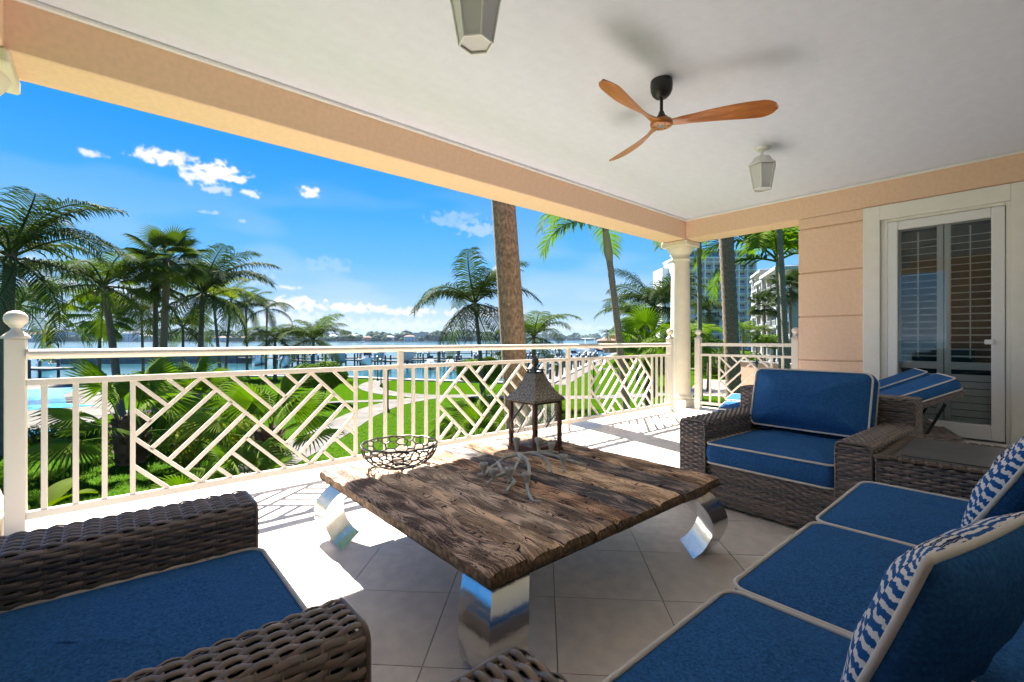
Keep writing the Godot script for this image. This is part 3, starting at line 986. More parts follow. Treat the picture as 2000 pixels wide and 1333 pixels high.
# ---------------------------------------------------------------- railing
func finial_post(t: Node3D, at: Vector3, h := 1.15) -> void:
	var b := MB.new()
	b.box(at + Vector3(0, h / 2, 0), Vector3(0.088, h, 0.088), Basis.IDENTITY, 0.004)
	var o := part(t, "end_post", b, M.rail)
	b = MB.new()
	b.lathe([Vector2(0.062, 0.0), Vector2(0.062, 0.012), Vector2(0.052, 0.022), Vector2(0.034, 0.040), Vector2(0.022, 0.052), Vector2(0.021, 0.064), Vector2(0.030, 0.070), Vector2(0.030, 0.076), Vector2(0.038, 0.082), Vector2(0.049, 0.098), Vector2(0.053, 0.118), Vector2(0.048, 0.138), Vector2(0.034, 0.155), Vector2(0.015, 0.163), Vector2(0.0005, 0.165)], at + Vector3(0, h, 0), 28)
	part(o, "ball_finial", b, M.rail)

func rail_bar(t: Node3D, called: String, a: Vector3, c: Vector3, w := 0.030, d := 0.030) -> void:
	var b := MB.new()
	var z := (c - a).normalized()
	var side := Vector3.BACK if absf(z.x) > 0.01 or absf(a.x - c.x) > 0.001 else Vector3.BACK
	b.bar(a, c, d, w, Vector3.UP if absf(z.y) < 0.95 else Vector3.RIGHT, 0.002)
	part(t, called, b, M.rail)

func panel(t: Node3D, f: Callable, W: float, y0: float, y1: float, diamonds: int, mirror: bool) -> void:
	# Chippendale fretwork: two square diamonds side by side, hatched, with hatched corners; f maps (along, height) to the world
	var hh := (y1 - y0) / 2.0
	var yc := (y0 + y1) / 2.0
	var s := W / (diamonds * 2.0)
	var seg := []
	var add := func(ax: float, ay: float, bx: float, by: float) -> void: seg.append([ax * s, yc + ay * hh, bx * s, yc + by * hh])
	if diamonds == 2:
		add.call(0, 0, 1, 1); add.call(1, 1, 3, -1); add.call(1, -1, 3, 1); add.call(0, 0, 1, -1); add.call(3, 1, 4, 0); add.call(3, -1, 4, 0)
		for d in [0, 2]:
			for k in [0.25, 0.5, 0.75]: add.call(d + k, -k, d + 1.0 + k, 1.0 - k)
		for k in [0.25, 0.5, 0.75]:
			add.call(k, k, maxf(0.0, 2 * k - 1.0), minf(1.0, 2 * k))                      # upper left corner
			add.call(2.0 + k, k, 2.0 + 2 * k - 1.0, 1.0)                                   # upper middle
			add.call(2.0 - k, -k, 2.0 - 2 * k + 1.0, -1.0)                                 # lower middle
			add.call(4.0 - k, -k, minf(4.0, 4.0 - 2 * k + 1.0), maxf(-1.0, -2 * k))        # lower right corner
		add.call(3.5, 1, 4, 0.5); add.call(0, -0.5, 0.5, -1)
	else:
		add.call(0, 0, 1, 1); add.call(1, 1, 2, 0); add.call(0, 0, 1, -1); add.call(1, -1, 2, 0)
		for k in [0.25, 0.5, 0.75]:
			add.call(k, -k, 1.0 + k, 1.0 - k)
			add.call(k, k, maxf(0.0, 2 * k - 1.0), minf(1.0, 2 * k))
			add.call(2.0 - k, -k, minf(2.0, 2.0 - 2 * k + 1.0), maxf(-1.0, -2 * k))
		add.call(1.5, 1, 2, 0.5); add.call(0, -0.5, 0.5, -1)
	for q in seg:
		var ax: float = W - q[0] if mirror else q[0]
		var bx: float = W - q[2] if mirror else q[2]
		if Vector2(ax, q[1]).distance_to(Vector2(bx, q[3])) < 0.03: continue
		var A: Vector3 = f.call(ax, q[1]); var B: Vector3 = f.call(bx, q[3])
		var nrm: Vector3 = (f.call(1.0, 0.0) - f.call(0.0, 0.0)).cross(Vector3.UP).normalized()
		var b := MB.new()
		b.bar(A, B, 0.024, 0.0235 + 0.0011 * (seg.find(q) % 3), nrm, 0.002)
		part(t, "diagonal_bar", b, M.rail)

func railing() -> void:
	var zc := -3.92
	var t := thing("railing", "long cream metal railing with diamond fretwork panels along the front of the terrace", "railing", Vector3.ZERO)
	finial_post(t, Vector3(-0.407, 0, -3.944))
	finial_post(t, Vector3(6.81, 0, -3.944))
	var b := MB.new()
	var prof := PackedVector2Array()
	for k in 20:
		var a := TAU * k / 20
		prof.append(Vector2(cos(a) * 0.040, 1.059 + sin(a) * 0.029 if sin(a) > -0.4 else 1.059 - 0.4 * 0.029 - (-(sin(a)) - 0.4) * 0.030))
	var rows := []
	for i in 21:
		var row := PackedVector3Array()
		row.append(Vector3(-0.362, prof[(20 - i) % 20].y, zc + prof[(20 - i) % 20].x))
		row.append(Vector3(6.765, prof[(20 - i) % 20].y, zc + prof[(20 - i) % 20].x))
		rows.append(row)
	b.grid(rows)
	part(t, "top_rail", b, M.rail)
	rail_bar(t, "middle_rail", Vector3(-0.362, 0.893, zc), Vector3(6.765, 0.893, zc), 0.036, 0.040)
	rail_bar(t, "bottom_rail", Vector3(-0.362, 0.112, zc), Vector3(6.765, 0.112, zc), 0.046, 0.040)
	for x in [2.042, 4.353]:
		rail_bar(t, "post", Vector3(x, 0.0, zc + 0.001), Vector3(x, 1.035, zc + 0.001), 0.046, 0.046)
	for x in [-0.288, -0.151, -0.017, 0.121, 1.617, 1.754, 1.892, 2.177, 2.315, 2.447, 3.944, 4.076, 4.212, 4.498, 4.638, 4.767, 6.252, 6.38, 6.519, 6.655]:
		rail_bar(t, "baluster", Vector3(x, 0.134, zc), Vector3(x, 0.876, zc), 0.028, 0.028)
	for q in [[0.121, 1.617, false], [2.447, 3.944, true], [4.767, 6.252, false]]:
		var x0: float = q[0]
		panel(t, func(u: float, y: float) -> Vector3: return Vector3(x0 + u, y, zc), q[1] - q[0], 0.134, 0.876, 2, q[2])
	# the side railing, from the column to the wall
	t = thing("railing", "short cream fretwork railing between the round column and the peach wall", "railing", Vector3.ZERO)
	var xc := 7.30
	finial_post(t, Vector3(xc, 0, -3.72))
	finial_post(t, Vector3(xc, 0, -2.29))
	rail_bar(t, "top_rail", Vector3(xc, 1.062, -3.675), Vector3(xc, 1.062, -2.335), 0.05, 0.05)
	rail_bar(t, "middle_rail", Vector3(xc, 0.893, -3.675), Vector3(xc, 0.893, -2.335), 0.036, 0.040)
	rail_bar(t, "bottom_rail", Vector3(xc, 0.112, -3.675), Vector3(xc, 0.112, -2.335), 0.046, 0.040)
	for z in [-3.52, -3.375, -2.605, -2.46]:
		rail_bar(t, "baluster", Vector3(xc, 0.134, z), Vector3(xc, 0.876, z), 0.028, 0.028)
	panel(t, func(u: float, y: float) -> Vector3: return Vector3(xc, y, -3.375 + u), 0.77, 0.134, 0.876, 1, false)

# ---------------------------------------------------------------- wall and door on the right
func door_and_wall() -> void:
	var w := MB.new()
	span(w, Vector3(7.24, -0.2, -2.222), Vector3(7.60, 2.80, -1.45))
	var t := thing("rusticated_wall", "peach plaster wall pier with horizontal grooves beside the glass door", "wall")
	part(t, "core", w, M.peach)
	var ys := [0.0, 0.272, 0.866, 1.456, 2.053, 2.655]
	for i in ys.size():
		var b := MB.new()
		var top: float = ys[i + 1] - 0.008 if i < ys.size() - 1 else 2.802
		span(b, Vector3(7.22, ys[i] + 0.008 if i else 0.0, -2.232), Vector3(7.615, top, -1.44), 0.006)
		part(t, "course", b, M.peach)
	w = MB.new()
	span(w, Vector3(7.222, -0.2, 0.03), Vector3(7.60, 2.80, 1.2))
	span(w, Vector3(7.34, 2.66, -1.438), Vector3(7.60, 2.80, 0.03))
	struct("house_wall_by_door", w, M.peach)
	var d := thing("glass_door", "white framed glass door with louvred shutters behind the pane", "door", Vector3(7.2, 0, -0.77))
	d.position = Vector3.ZERO
	var b := MB.new()
	span(b, Vector3(7.196, 0.0, -1.497), Vector3(7.30, 2.797, -1.327), 0.004)
	span(b, Vector3(7.196, 2.62, -1.3265), Vector3(7.30, 2.797, -0.2255), 0.004)
	span(b, Vector3(7.196, 0.0, -0.225), Vector3(7.30, 2.797, 0.06), 0.004)
	part(d, "casing", b, M.casing)
	b = MB.new()
	span(b, Vector3(7.235, 0.02, -1.326), Vector3(7.33, 2.619, -1.262), 0.003)
	span(b, Vector3(7.235, 2.585, -1.2615), Vector3(7.33, 2.619, -0.262), 0.003)
	span(b, Vector3(7.235, 0.02, -0.2605), Vector3(7.33, 2.619, -0.226), 0.003)
	span(b, Vector3(7.19, 0.0, -1.326), Vector3(7.40, 0.022, -0.226), 0.003)
	part(d, "jamb", b, M.casing)
	b = MB.new()
	span(b, Vector3(7.222, 0.045, -1.258), Vector3(7.285, 2.578, -1.160), 0.006)
	span(b, Vector3(7.222, 0.045, -0.370), Vector3(7.285, 2.578, -0.266), 0.006)
	span(b, Vector3(7.222, 2.474, -1.1595), Vector3(7.285, 2.578, -0.3705), 0.006)
	span(b, Vector3(7.222, 0.045, -1.1595), Vector3(7.285, 0.208, -0.3705), 0.006)
	var s := part(d, "sash", b, M.sash)
	b = MB.new()
	span(b, Vector3(7.250, 0.208, -1.160), Vector3(7.256, 2.474, -0.370))
	part(s, "pane", b, M.door_glass)
	b = MB.new()
	span(b, Vector3(7.196, 1.085, -0.372), Vector3(7.222, 1.15, -0.335), 0.006)
	span(b, Vector3(7.18, 1.092, -0.42), Vector3(7.198, 1.143, -0.345), 0.006)
	part(s, "handle", b, M.sash)
	for y in [0.35, 1.05, 1.72, 2.40]:
		b = MB.new()
		b.tube([Vector3(7.228, y, -1.262), Vector3(7.228, y + 0.11, -1.262)], [0.012], 10)
		part(s, "hinge", b, M.sash)
	# plantation shutters behind the glass, every slat
	for k in 2:
		var z0 := -1.20 if k == 0 else -0.755
		var z1 := -0.765 if k == 0 else -0.32
		var sh := thing("louvred_shutter", "louvred shutter panel behind the door glass on the " + ("hinge side" if k == 0 else "handle side"), "shutter", Vector3.ZERO, 0.0, "shutters behind the door")
		b = MB.new()
		span(b, Vector3(7.33, 0.1, z0), Vector3(7.362, 2.56, z0 + 0.055), 0.003)
		span(b, Vector3(7.33, 0.1, z1 - 0.055), Vector3(7.362, 2.56, z1), 0.003)
		for y in [0.10, 0.80, 2.47]: span(b, Vector3(7.33, y, z0 + 0.056), Vector3(7.362, y + 0.085, z1 - 0.056), 0.003)
		part(sh, "frame", b, M.shutter)
		b = MB.new()
		span(b, Vector3(7.298, 0.93, (z0 + z1) / 2 - 0.006), Vector3(7.308, 2.43, (z0 + z1) / 2 + 0.006))
		part(sh, "tilt_rod", b, M.shutter)
		var sm := MB.new()
		sm.box(Vector3.ZERO, Vector3(0.075, 0.009, z1 - z0 - 0.114), Basis.IDENTITY, 0.003)
		var me := sm.mesh()
		for i in 27:
			var y := 0.222 + i * 0.081
			if y > 0.77 and y < 0.91 or y > 2.45: continue
			var o := part(sh, "slat", me, M.shutter)
			o.position = Vector3(7.346, y, (z0 + z1) / 2)
			o.rotation.z = deg_to_rad(78.0 if y < 0.8 else 8.0)
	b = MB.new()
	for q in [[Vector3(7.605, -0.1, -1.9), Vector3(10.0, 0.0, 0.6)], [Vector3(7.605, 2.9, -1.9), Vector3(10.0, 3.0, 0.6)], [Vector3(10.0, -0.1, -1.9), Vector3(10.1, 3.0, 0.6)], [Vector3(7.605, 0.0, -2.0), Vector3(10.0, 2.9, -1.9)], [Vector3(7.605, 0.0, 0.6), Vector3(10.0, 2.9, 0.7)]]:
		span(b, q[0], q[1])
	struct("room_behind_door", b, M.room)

# ---------------------------------------------------------------- furniture
func furniture() -> void:
	# nearest armchair, left: faces +x; its strands are picked apart in the photo
	armchair("wicker_armchair", "dark wicker armchair with blue seat cushion nearest the camera, cut by the frame", Vector3(0.385, 0, -1.99), 0.0, [0.20, 0.76, 0.155], 0.92, true, 3, true)
	# armchair across the table: faces -x
	armchair("wicker_armchair", "dark wicker armchair with plump blue back cushion beside the wicker end table", Vector3(3.068, 0, -0.60), PI + deg_to_rad(-2.8), [0.165, 0.775, 0.185], 0.94, false, 4, true)
	sofa()
	end_table()
	for k in 2:
		var o := Vector3(5.37, 0, -2.45) if k == 0 else Vector3(6.20, 0, -2.74)
		lounger(o, "wicker chaise lounge with blue cushion just behind the armchair, its back raised" if k == 0 else "wicker chaise lounge with blue cushion next to the glass door, its back raised")

func sofa() -> void:
	var t := thing("wicker_sofa", "long dark wicker sofa with three blue seat cushions piped in white", "sofa", Vector3(0.40, 0, -0.55))
	var X := Vector3.RIGHT; var Z := Vector3.BACK
	wicker_arm(t, "arm", Vector3(0.0, 0, -0.09), Z, X, 1.0, 0.185, 0.575, true, 4, 0.0138, 0.040)
	var core := MB.new()
	core.box(Vector3(1.39, 0.155, 0.45), Vector3(2.39, 0.26, 0.84))
	var s := part(t, "seat_base", core, M.wicker_dark)
	wicker_panel(s, Vector3(0.19, 0, 0.02), X, -Z, 2.4, 0.30)
	core = MB.new()
	core.box(Vector3(1.39, 0.45, 0.96), Vector3(2.39, 0.70, 0.14), Basis.IDENTITY, 0.03)
	part(t, "back", core, M.wicker_dark)
	for k in 3:
		cushion(t, "seat_cushion", Vector3(0.545 + k * 0.732, 0.302, 0.37), Vector3(0.722, 0.155, 0.80), Vector3.ZERO, 11 + k, 0.022)
	pillow("striped blue and white throw pillow standing on the near sofa cushion", Vector3(1.173, 0.468, -0.185), 0.46, 0.375, 0.15, Vector3(deg_to_rad(20.7), deg_to_rad(-14), 0), 1)
	pillow("striped throw pillow at the far end of the sofa by the end table", Vector3(2.42, 0.470, -0.135), 0.46, 0.44, 0.17, Vector3(deg_to_rad(28), deg_to_rad(-12), 0), 2)

func end_table() -> void:
	var t := thing("end_table", "dark wicker end table with a grey slate top between sofa and armchair", "side table", Vector3(3.0, 0, -0.585))
	var core := MB.new()
	core.box(Vector3(0.40, 0.265, 0.40), Vector3(0.76, 0.51, 0.76), Basis.IDENTITY, 0.01)
	var c := part(t, "body", core, M.wicker_dark)
	wicker_panel(c, Vector3(0.02, 0, 0.02), Vector3.BACK, Vector3.LEFT, 0.76, 0.525, 0.02)
	wicker_panel(c, Vector3(0.78, 0, 0.015), Vector3.LEFT, Vector3.FORWARD, 0.76, 0.525, 0.02)
	var b := MB.new()
	for k in 16:      # broad flat braid round the rim
		var f := k / 16.0
		for e in [[Vector3(0.035, 0.532, 0.80 * f + 0.025), Vector3.BACK], [Vector3(0.765, 0.532, 0.80 * f + 0.025), Vector3.BACK], [Vector3(0.80 * f + 0.025, 0.5315, 0.035), Vector3.RIGHT], [Vector3(0.80 * f + 0.025, 0.5315, 0.765), Vector3.RIGHT]]:
			b.box(e[0], Vector3(0.060, 0.026, 0.055), Basis(Vector3.UP, 0.0 if e[1] == Vector3.BACK else PI / 2) * Basis(Vector3.UP, 0.35) * Basis(Vector3.RIGHT, 0.10), 0.011)
	part(t, "rim_braid", b, M.braid, "stuff")
	b = MB.new()
	span(b, Vector3(0.068, 0.52, 0.068), Vector3(0.732, 0.543, 0.732), 0.004)
	part(t, "frame_strip", b, M.slate)
	b = MB.new()
	span(b, Vector3(0.10, 0.542, 0.10), Vector3(0.70, 0.548, 0.70), 0.002)
	part(t, "slate_top", b, M.slate)

func lounger(o: Vector3, label: String) -> void:
	var t := thing("chaise_lounge", label, "chaise lounge", o, 0.0, "chaise lounges by the glass door")
	t.rotation.y = deg_to_rad(17.0)
	var X := Vector3.RIGHT; var Z := Vector3.BACK
	wicker_arm(t, "base", Vector3(-0.34, 0, 0.0), Z, X, 1.98, 0.68, 0.27, false, 2, 0.02, 0.05)
	cushion(t, "seat_cushion", Vector3(0, 0.275, 0.62), Vector3(0.68, 0.115, 1.24), Vector3.ZERO, 21, 0.012)
	var ang := deg_to_rad(-26.0)
	var piv := Vector3(0, 0.29, 1.22)
	var bs := Basis(X, ang)
	var back := Node3D.new(); back.name = "raised_back"; t.add_child(back, true)
	back.transform = Transform3D(bs, piv)
	var b := MB.new()
	b.box(Vector3(0, 0.012, 0.42), Vector3(0.66, 0.05, 0.84), Basis.IDENTITY, 0.02)
	var f := part(back, "back_frame", b, M.wicker_dark)
	f.transform = Transform3D.IDENTITY
	for sx in [-1.0, 1.0]:
		var pts := []; var ns := []
		for k in 4: pts.append(Vector3(0.333 * sx, -0.012 + 0.05 * k / 3.0, 0.0 if sx < 0 else 0.86)); ns.append(Vector3(sx, 0, 0))
		weave(f, pts, ns, Z if sx < 0 else -Z, 0.86, 0.016, 0.036)
	var c := part(back, "back_cushion", cushion_mesh(0.68, 0.84, 0.115, 0.02, 0.05, 23), M.blue)
	c.position = Vector3(0, 0.04, 0.45)
	var pp := part(c, "piping", cushion_piping(0.68, 0.84, 0.115, 0.05, 0.022, 0.0065, 23), M.piping)
	pp.position = Vector3.ZERO
	b = MB.new()
	for sx in [-0.25, 0.25]:
		b.bar(Vector3(sx, 0.27, 1.75), Vector3(sx, 0.56, 1.88), 0.02, 0.02, Vector3.UP)
	part(t, "prop", b, M.wicker_dark)

# ---------------------------------------------------------------- table
func wood_maps() -> Array:
	# weathered ship timber: u across nine planks, v along the grain (millimetres in X and Y)
	var W := 1024; var H := 1024
	var nz := FastNoiseLite.new(); nz.noise_type = FastNoiseLite.TYPE_SIMPLEX; nz.frequency = 1.0; nz.seed = 101; nz.fractal_octaves = 1; nz.fractal_type = FastNoiseLite.FRACTAL_NONE
	# pale and dark wood of each plank, how badly it is cracked, spacing of its cracks in mm
	var look := [[Color(0.60, 0.50, 0.42), Color(0.30, 0.22, 0.17), 1.0, 8.0], [Color(0.68, 0.57, 0.45), Color(0.46, 0.36, 0.27), 0.45, 16.0], [Color(0.64, 0.55, 0.46), Color(0.40, 0.32, 0.25), 0.55, 12.0], [Color(0.58, 0.48, 0.39), Color(0.33, 0.25, 0.19), 0.8, 9.0], [Color(0.62, 0.47, 0.35), Color(0.36, 0.25, 0.17), 0.7, 12.0], [Color(0.48, 0.41, 0.37), Color(0.22, 0.20, 0.20), 0.95, 9.0], [Color(0.70, 0.58, 0.45), Color(0.48, 0.36, 0.26), 0.45, 15.0], [Color(0.47, 0.40, 0.35), Color(0.21, 0.19, 0.19), 0.95, 9.0], [Color(0.63, 0.51, 0.39), Color(0.36, 0.26, 0.18), 0.8, 11.0]]
	var knots := [[0.165, 0.62, 14.0], [0.55, 0.88, 17.0], [0.66, 0.50, 14.0], [0.38, 0.72, 10.0], [0.80, 0.90, 15.0], [0.94, 0.30, 14.0], [0.06, 0.52, 13.0], [0.45, 0.25, 12.0], [0.05, 0.80, 12.0]]
	var cb := PackedByteArray(); cb.resize(W * H * 3)
	var hb := PackedByteArray(); hb.resize(W * H * 3)
	for y in H:
		var Y := float(y) / H * 1575.0
		var pi_ := 0
		for x in W:
			var u := float(x) / W
			while pi_ < 8 and u > PLANKS[pi_ + 1]: pi_ += 1
			var lk: Array = look[pi_]
			var X := u * 1610.0
			var kd := 0.0
			for q in knots:
				var dx: float = X - q[0] * 1610.0; var dy: float = (Y - q[1] * 1575.0) * 0.5
				if absf(dx) < 60.0 and absf(dy) < 60.0:
					var d2: float = (dx * dx + dy * dy) / (q[2] * q[2])
					X += signf(dx) * q[2] * 0.9 * exp(-d2 * 0.35)
					kd = maxf(kd, smoothstep(0.6, 0.05, d2))
			var wob := nz.get_noise_2d(X / 70.0 + pi_ * 31.0, Y / 420.0)
			X += wob * 16.0 + pi_ * 517.0
			var g := nz.get_noise_2d(X / 13.0, Y / 300.0)
			var g2 := nz.get_noise_2d(X / 3.2, Y / 110.0)
			var cr := absf(nz.get_noise_2d(X / lk[3], Y / 340.0 + 40.0))
			var cm := nz.get_noise_2d(X / 45.0 + 90.0, Y / 170.0) * 0.5 + 0.5
			var c2 := absf(nz.get_noise_2d(X / 26.0 + 7.0, Y / 520.0 + 11.0))
			var th: float = 0.25 * lk[2] * smoothstep(0.25, 0.8, cm + 0.35 * (lk[2] - 0.5))
			var crack := clampf(1.0 - smoothstep(th * 0.35, th + 0.001, cr), 0.0, 1.0) if th > 0.01 else 0.0
			crack = maxf(crack, 1.0 - smoothstep(0.012, 0.05, c2))
			var t := smoothstep(0.1, 0.9, 0.5 + 0.34 * g + 0.22 * g2 + 0.42 * (nz.get_noise_2d(X / 120.0, Y / 260.0 + 77.0)))
			var c: Color = lk[1].lerp(lk[0], t)
			var lum := c.get_luminance()
			c = c.lerp(Color(lum, lum * 0.985, lum * 0.96), 0.20)
			c = c.lerp(Color(0.085, 0.06, 0.05), crack * 0.92)
			c = c.lerp(Color(0.25, 0.13, 0.08), kd * 0.75)
			var k := (y * W + x) * 3
			cb[k] = int(minf(c.r * 1.52, 1) * 255); cb[k + 1] = int(minf(c.g * 1.50, 1) * 255); cb[k + 2] = int(minf(c.b * 1.48, 1) * 255)
			var h := int(clampf((0.70 + 0.12 * g + 0.10 * g2) * (1.0 - crack * 0.85) - kd * 0.15, 0, 1) * 255)
			hb[k] = h; hb[k + 1] = h; hb[k + 2] = h
	return [img_from(W, H, cb), img_from(W, H, hb)]

const PLANKS := [0.0, 0.118, 0.218, 0.333, 0.414, 0.490, 0.612, 0.745, 0.870, 1.0]

func table_and_things() -> void:
	var x0 := 0.91; var x1 := 2.52; var z0 := -2.725; var z1 := -1.15
	var H := 0.40
	var t := thing("coffee_table", "big low square table of weathered timber planks on curved polished steel legs", "coffee table", Vector3((x0 + x1) / 2, 0, (z0 + z1) / 2))
	var C := t.position
	var maps := wood_maps()
	var wm := mat(Color.WHITE, 0.85)
	wm.albedo_texture = maps[0]
	relief(wm, maps[1], 0.7)
	var em := relief(tri_tex(mat(lin(0.42, 0.25, 0.13), 0.85), ntex(0.03, 0.35, 1.0, 256, 111, 5), Vector3(9, 3, 2.5), true), ntex(0.03, 0.0, 1.0, 256, 112, 5), 0.8)
	var fn := FastNoiseLite.new(); fn.frequency = 1.3; fn.seed = 120; fn.fractal_octaves = 3
	for k in 9:
		var b := MB.new()
		var e := MB.new()
		var a := lerpf(x0, x1, PLANKS[k]) + 0.0035; var c := lerpf(x0, x1, PLANKS[k + 1]) - 0.0035
		var lift := [0.004, 0.0, 0.002, -0.002, 0.003, -0.003, 0.003, -0.001, 0.002][k] as float
		var zs: float = z0 + R.randf_range(-0.006, 0.012); var ze: float = z1 + R.randf_range(-0.012, 0.008)
		var nx := 9; var nz := 70
		var rows := []
		for i in nz + 1:
			var z := lerpf(zs, ze, float(i) / nz)
			var row := PackedVector3Array()
			var wl := fn.get_noise_2d(z * 5.0, k * 7.0) * 0.006; var wr := fn.get_noise_2d(z * 5.0, k * 7.0 + 7.0) * 0.006
			for j in nx + 1:
				var f := float(j) / nx
				var xx := lerpf(a + wl * (1.0 if k else 1.4), c + wr * (1.0 if k < 8 else 1.4), f)
				var y := H + lift + fn.get_noise_2d(xx * 9.0, z * 1.6 + k * 11.0) * 0.005
				if j == 0 or j == nx: y -= 0.013 + 0.008 * absf(fn.get_noise_2d(z * 9.0, k))
				if i == 0 or i == nz: y -= 0.008
				row.append(Vector3(xx, y, z) - C)
			rows.append(row)
		var up := []
		for i in range(nz, -1, -1): up.append(rows[i])
		b.grid(up)
		for i in b.v.size():
			var q := b.v[i] + C
			b.t[i] = Vector2((q.x - x0) / (x1 - x0), (q.z - z0) / (z1 - z0))
		var yb := H - 0.052
		for i in nz:
			for sd in [0, nx]:
				var p0: Vector3 = rows[i][sd]; var p1: Vector3 = rows[i + 1][sd]
				var dx := 0.003 * (1.0 if sd == 0 else -1.0)
				var q0 := Vector3(p0.x + dx, yb - C.y, p0.z); var q1 := Vector3(p1.x + dx, yb - C.y, p1.z)
				if sd == 0: e.quad(q0, q1, p1, p0)
				else: e.quad(q1, q0, p0, p1)
		for j in nx:
			for sd in [0, nz]:
				var p0: Vector3 = rows[sd][j]; var p1: Vector3 = rows[sd][j + 1]
				var dz := (0.004 + fn.get_noise_2d(p0.x * 14.0, 3.0) * 0.006) * (1.0 if sd == 0 else -1.0)
				var dz1 := (0.004 + fn.get_noise_2d(p1.x * 14.0, 3.0) * 0.006) * (1.0 if sd == 0 else -1.0)
				var m0 := Vector3(p0.x, lerpf(p0.y, yb, 0.5), p0.z - dz * 1.2); var m1 := Vector3(p1.x, lerpf(p1.y, yb, 0.5), p1.z - dz1 * 1.2)
				var q0 := Vector3(p0.x, yb, p0.z + dz); var q1 := Vector3(p1.x, yb, p1.z + dz1)
				if sd == nz:
					e.quad(m0, m1, p1, p0); e.quad(q0, q1, m1, m0)
				else:
					e.quad(m1, m0, p0, p1); e.quad(q1, q0, m0, m1)
		e.quad(Vector3(a, yb, zs) - C, Vector3(c, yb, zs) - C, Vector3(c, yb, ze) - C, Vector3(a, yb, ze) - C)
		var pl := part(t, "plank", b, wm)
		part(pl, "sawn_edge", e, em)
	var fr := MB.new()
	span(fr, Vector3(x0 + 0.035, 0.322, z0 + 0.04) - C, Vector3(x1 - 0.035, 0.346, z1 - 0.04) - C)
	part(t, "under_frame", fr, M.dark_metal)
	# legs: folded sheet steel, triangular in plan, bowed outwards along the diagonal
	for sx in [-1.0, 1.0]:
		for sz in [-1.0, 1.0]:
			var o := Vector3(sx, 0, sz) * 0.70711
			var w := Vector3(-sz, 0, sx) * 0.70711
			var corner := Vector3(x1 - C.x if sx > 0 else x0 - C.x, 0, z1 - C.z if sz > 0 else z0 - C.z)
			var key := [[0.0, -0.102], [0.03, -0.062], [0.06, -0.038], [0.09, -0.021], [0.12, -0.007], [0.15, 0.0], [0.18, -0.002], [0.21, -0.011], [0.24, -0.027], [0.27, -0.050], [0.30, -0.080], [0.325, -0.112]]
			var A := []; var V := []; var D := []
			for q in key:
				var m: Vector3 = corner + o * (q[1] - 0.088)
				A.append(m - w * 0.12 + Vector3.UP * q[0]); D.append(m + w * 0.12 + Vector3.UP * q[0]); V.append(m + o * 0.12 + Vector3.UP * q[0])
			var b := MB.new()
			var nn := A.size()
			for f in [[A, V], [V, D], [D, A]]:
				var rows := []
				for i in nn: rows.append(PackedVector3Array([f[0][i], f[0][i].lerp(f[1][i], 0.5), f[1][i]]))
				b.grid(rows)
			# grid() faces run along x then up; turn them out if they point inwards
			b.tri(A[0], V[0], D[0])
			part(t, "leg", b, M.chrome)
	wire_bowl(Vector3(1.285, H + 0.002, -2.475))
	lantern(Vector3(2.17, H + 0.004, -2.25))
	candelabra(H + 0.006)

func wire_bowl(at: Vector3) -> void:
	var t := thing("wire_bowl", "bronze openwork bowl of irregular cells on the coffee table", "bowl", at)
	var Rr := 0.217; var Hh := 0.135
	var r := RandomNumberGenerator.new(); r.seed = 5
	var P := func(u: float, v: float) -> Vector3:      # v 0 rim .. 1 bottom
		var a := u * TAU
		var ph := v * PI / 2
		return Vector3(cos(a) * Rr * pow(cos(ph), 0.8), Hh * (1.0 - sin(ph)), sin(a) * Rr * pow(cos(ph), 0.8))
	# irregular cells: the sides of Voronoi cells of scattered points
	var b := MB.new()
	var rim := []
	for k in 48: rim.append(P.call(k / 48.0, 0.0) + Vector3(0, sin(k * 1.7) * 0.003, 0))
	b.tube(rim, [0.0055], 7, false, true)
	part(t, "rim", b, M.bronze)
	b = MB.new()
	var pts2 := PackedVector2Array()
	var tries := 0
	while pts2.size() < 96 and tries < 6000:
		tries += 1
		var q := Vector2(r.randf_range(-1.12, 1.12), r.randf_range(-1.12, 1.12))
		if q.length() > 1.12: continue
		var ok := true
		for e in pts2:
			if e.distance_to(q) < 0.155: ok = false; break
		if ok: pts2.append(q)
	var D := Geometry2D.triangulate_delaunay(pts2)
	var cen := []
	var side := {}
	for k in range(0, D.size(), 3):
		cen.append((pts2[D[k]] + pts2[D[k + 1]] + pts2[D[k + 2]]) / 3.0)
		for j in 3:
			var i0 := mini(D[k + j], D[k + (j + 1) % 3]); var i1 := maxi(D[k + j], D[k + (j + 1) % 3])
			var key := i0 * 1000 + i1
			if not side.has(key): side[key] = []
			side[key].append(k / 3)
	for key in side:
		if side[key].size() < 2: continue
		var p: Vector2 = cen[side[key][0]]; var q: Vector2 = cen[side[key][1]]
		if p.length() > 0.99 and q.length() > 0.99: continue
		if p.length() > 0.99 or q.length() > 0.99:
			var inn := p if p.length() < q.length() else q
			var outv := q if p.length() < q.length() else p
			p = inn; q = outv.normalized() * 1.0
		var tp := []; var rad := []
		for s in 5:
			var f := s / 4.0
			var m := p.lerp(q, f)
			tp.append(P.call(atan2(m.y, m.x) / TAU, clampf(1.0 - m.length(), 0.0, 0.95)))
			rad.append(0.0034 + 0.0018 * absf(f - 0.5) * 2.0)
		b.tube(tp, rad, 6)
	var foot := []
	for k in 20: foot.append(P.call(k / 20.0, 0.90) * Vector3(1, 0, 1) + Vector3(0, 0.006, 0))
	b.tube(foot, [0.006], 6, false, true)
	part(t, "openwork", b, M.bronze)

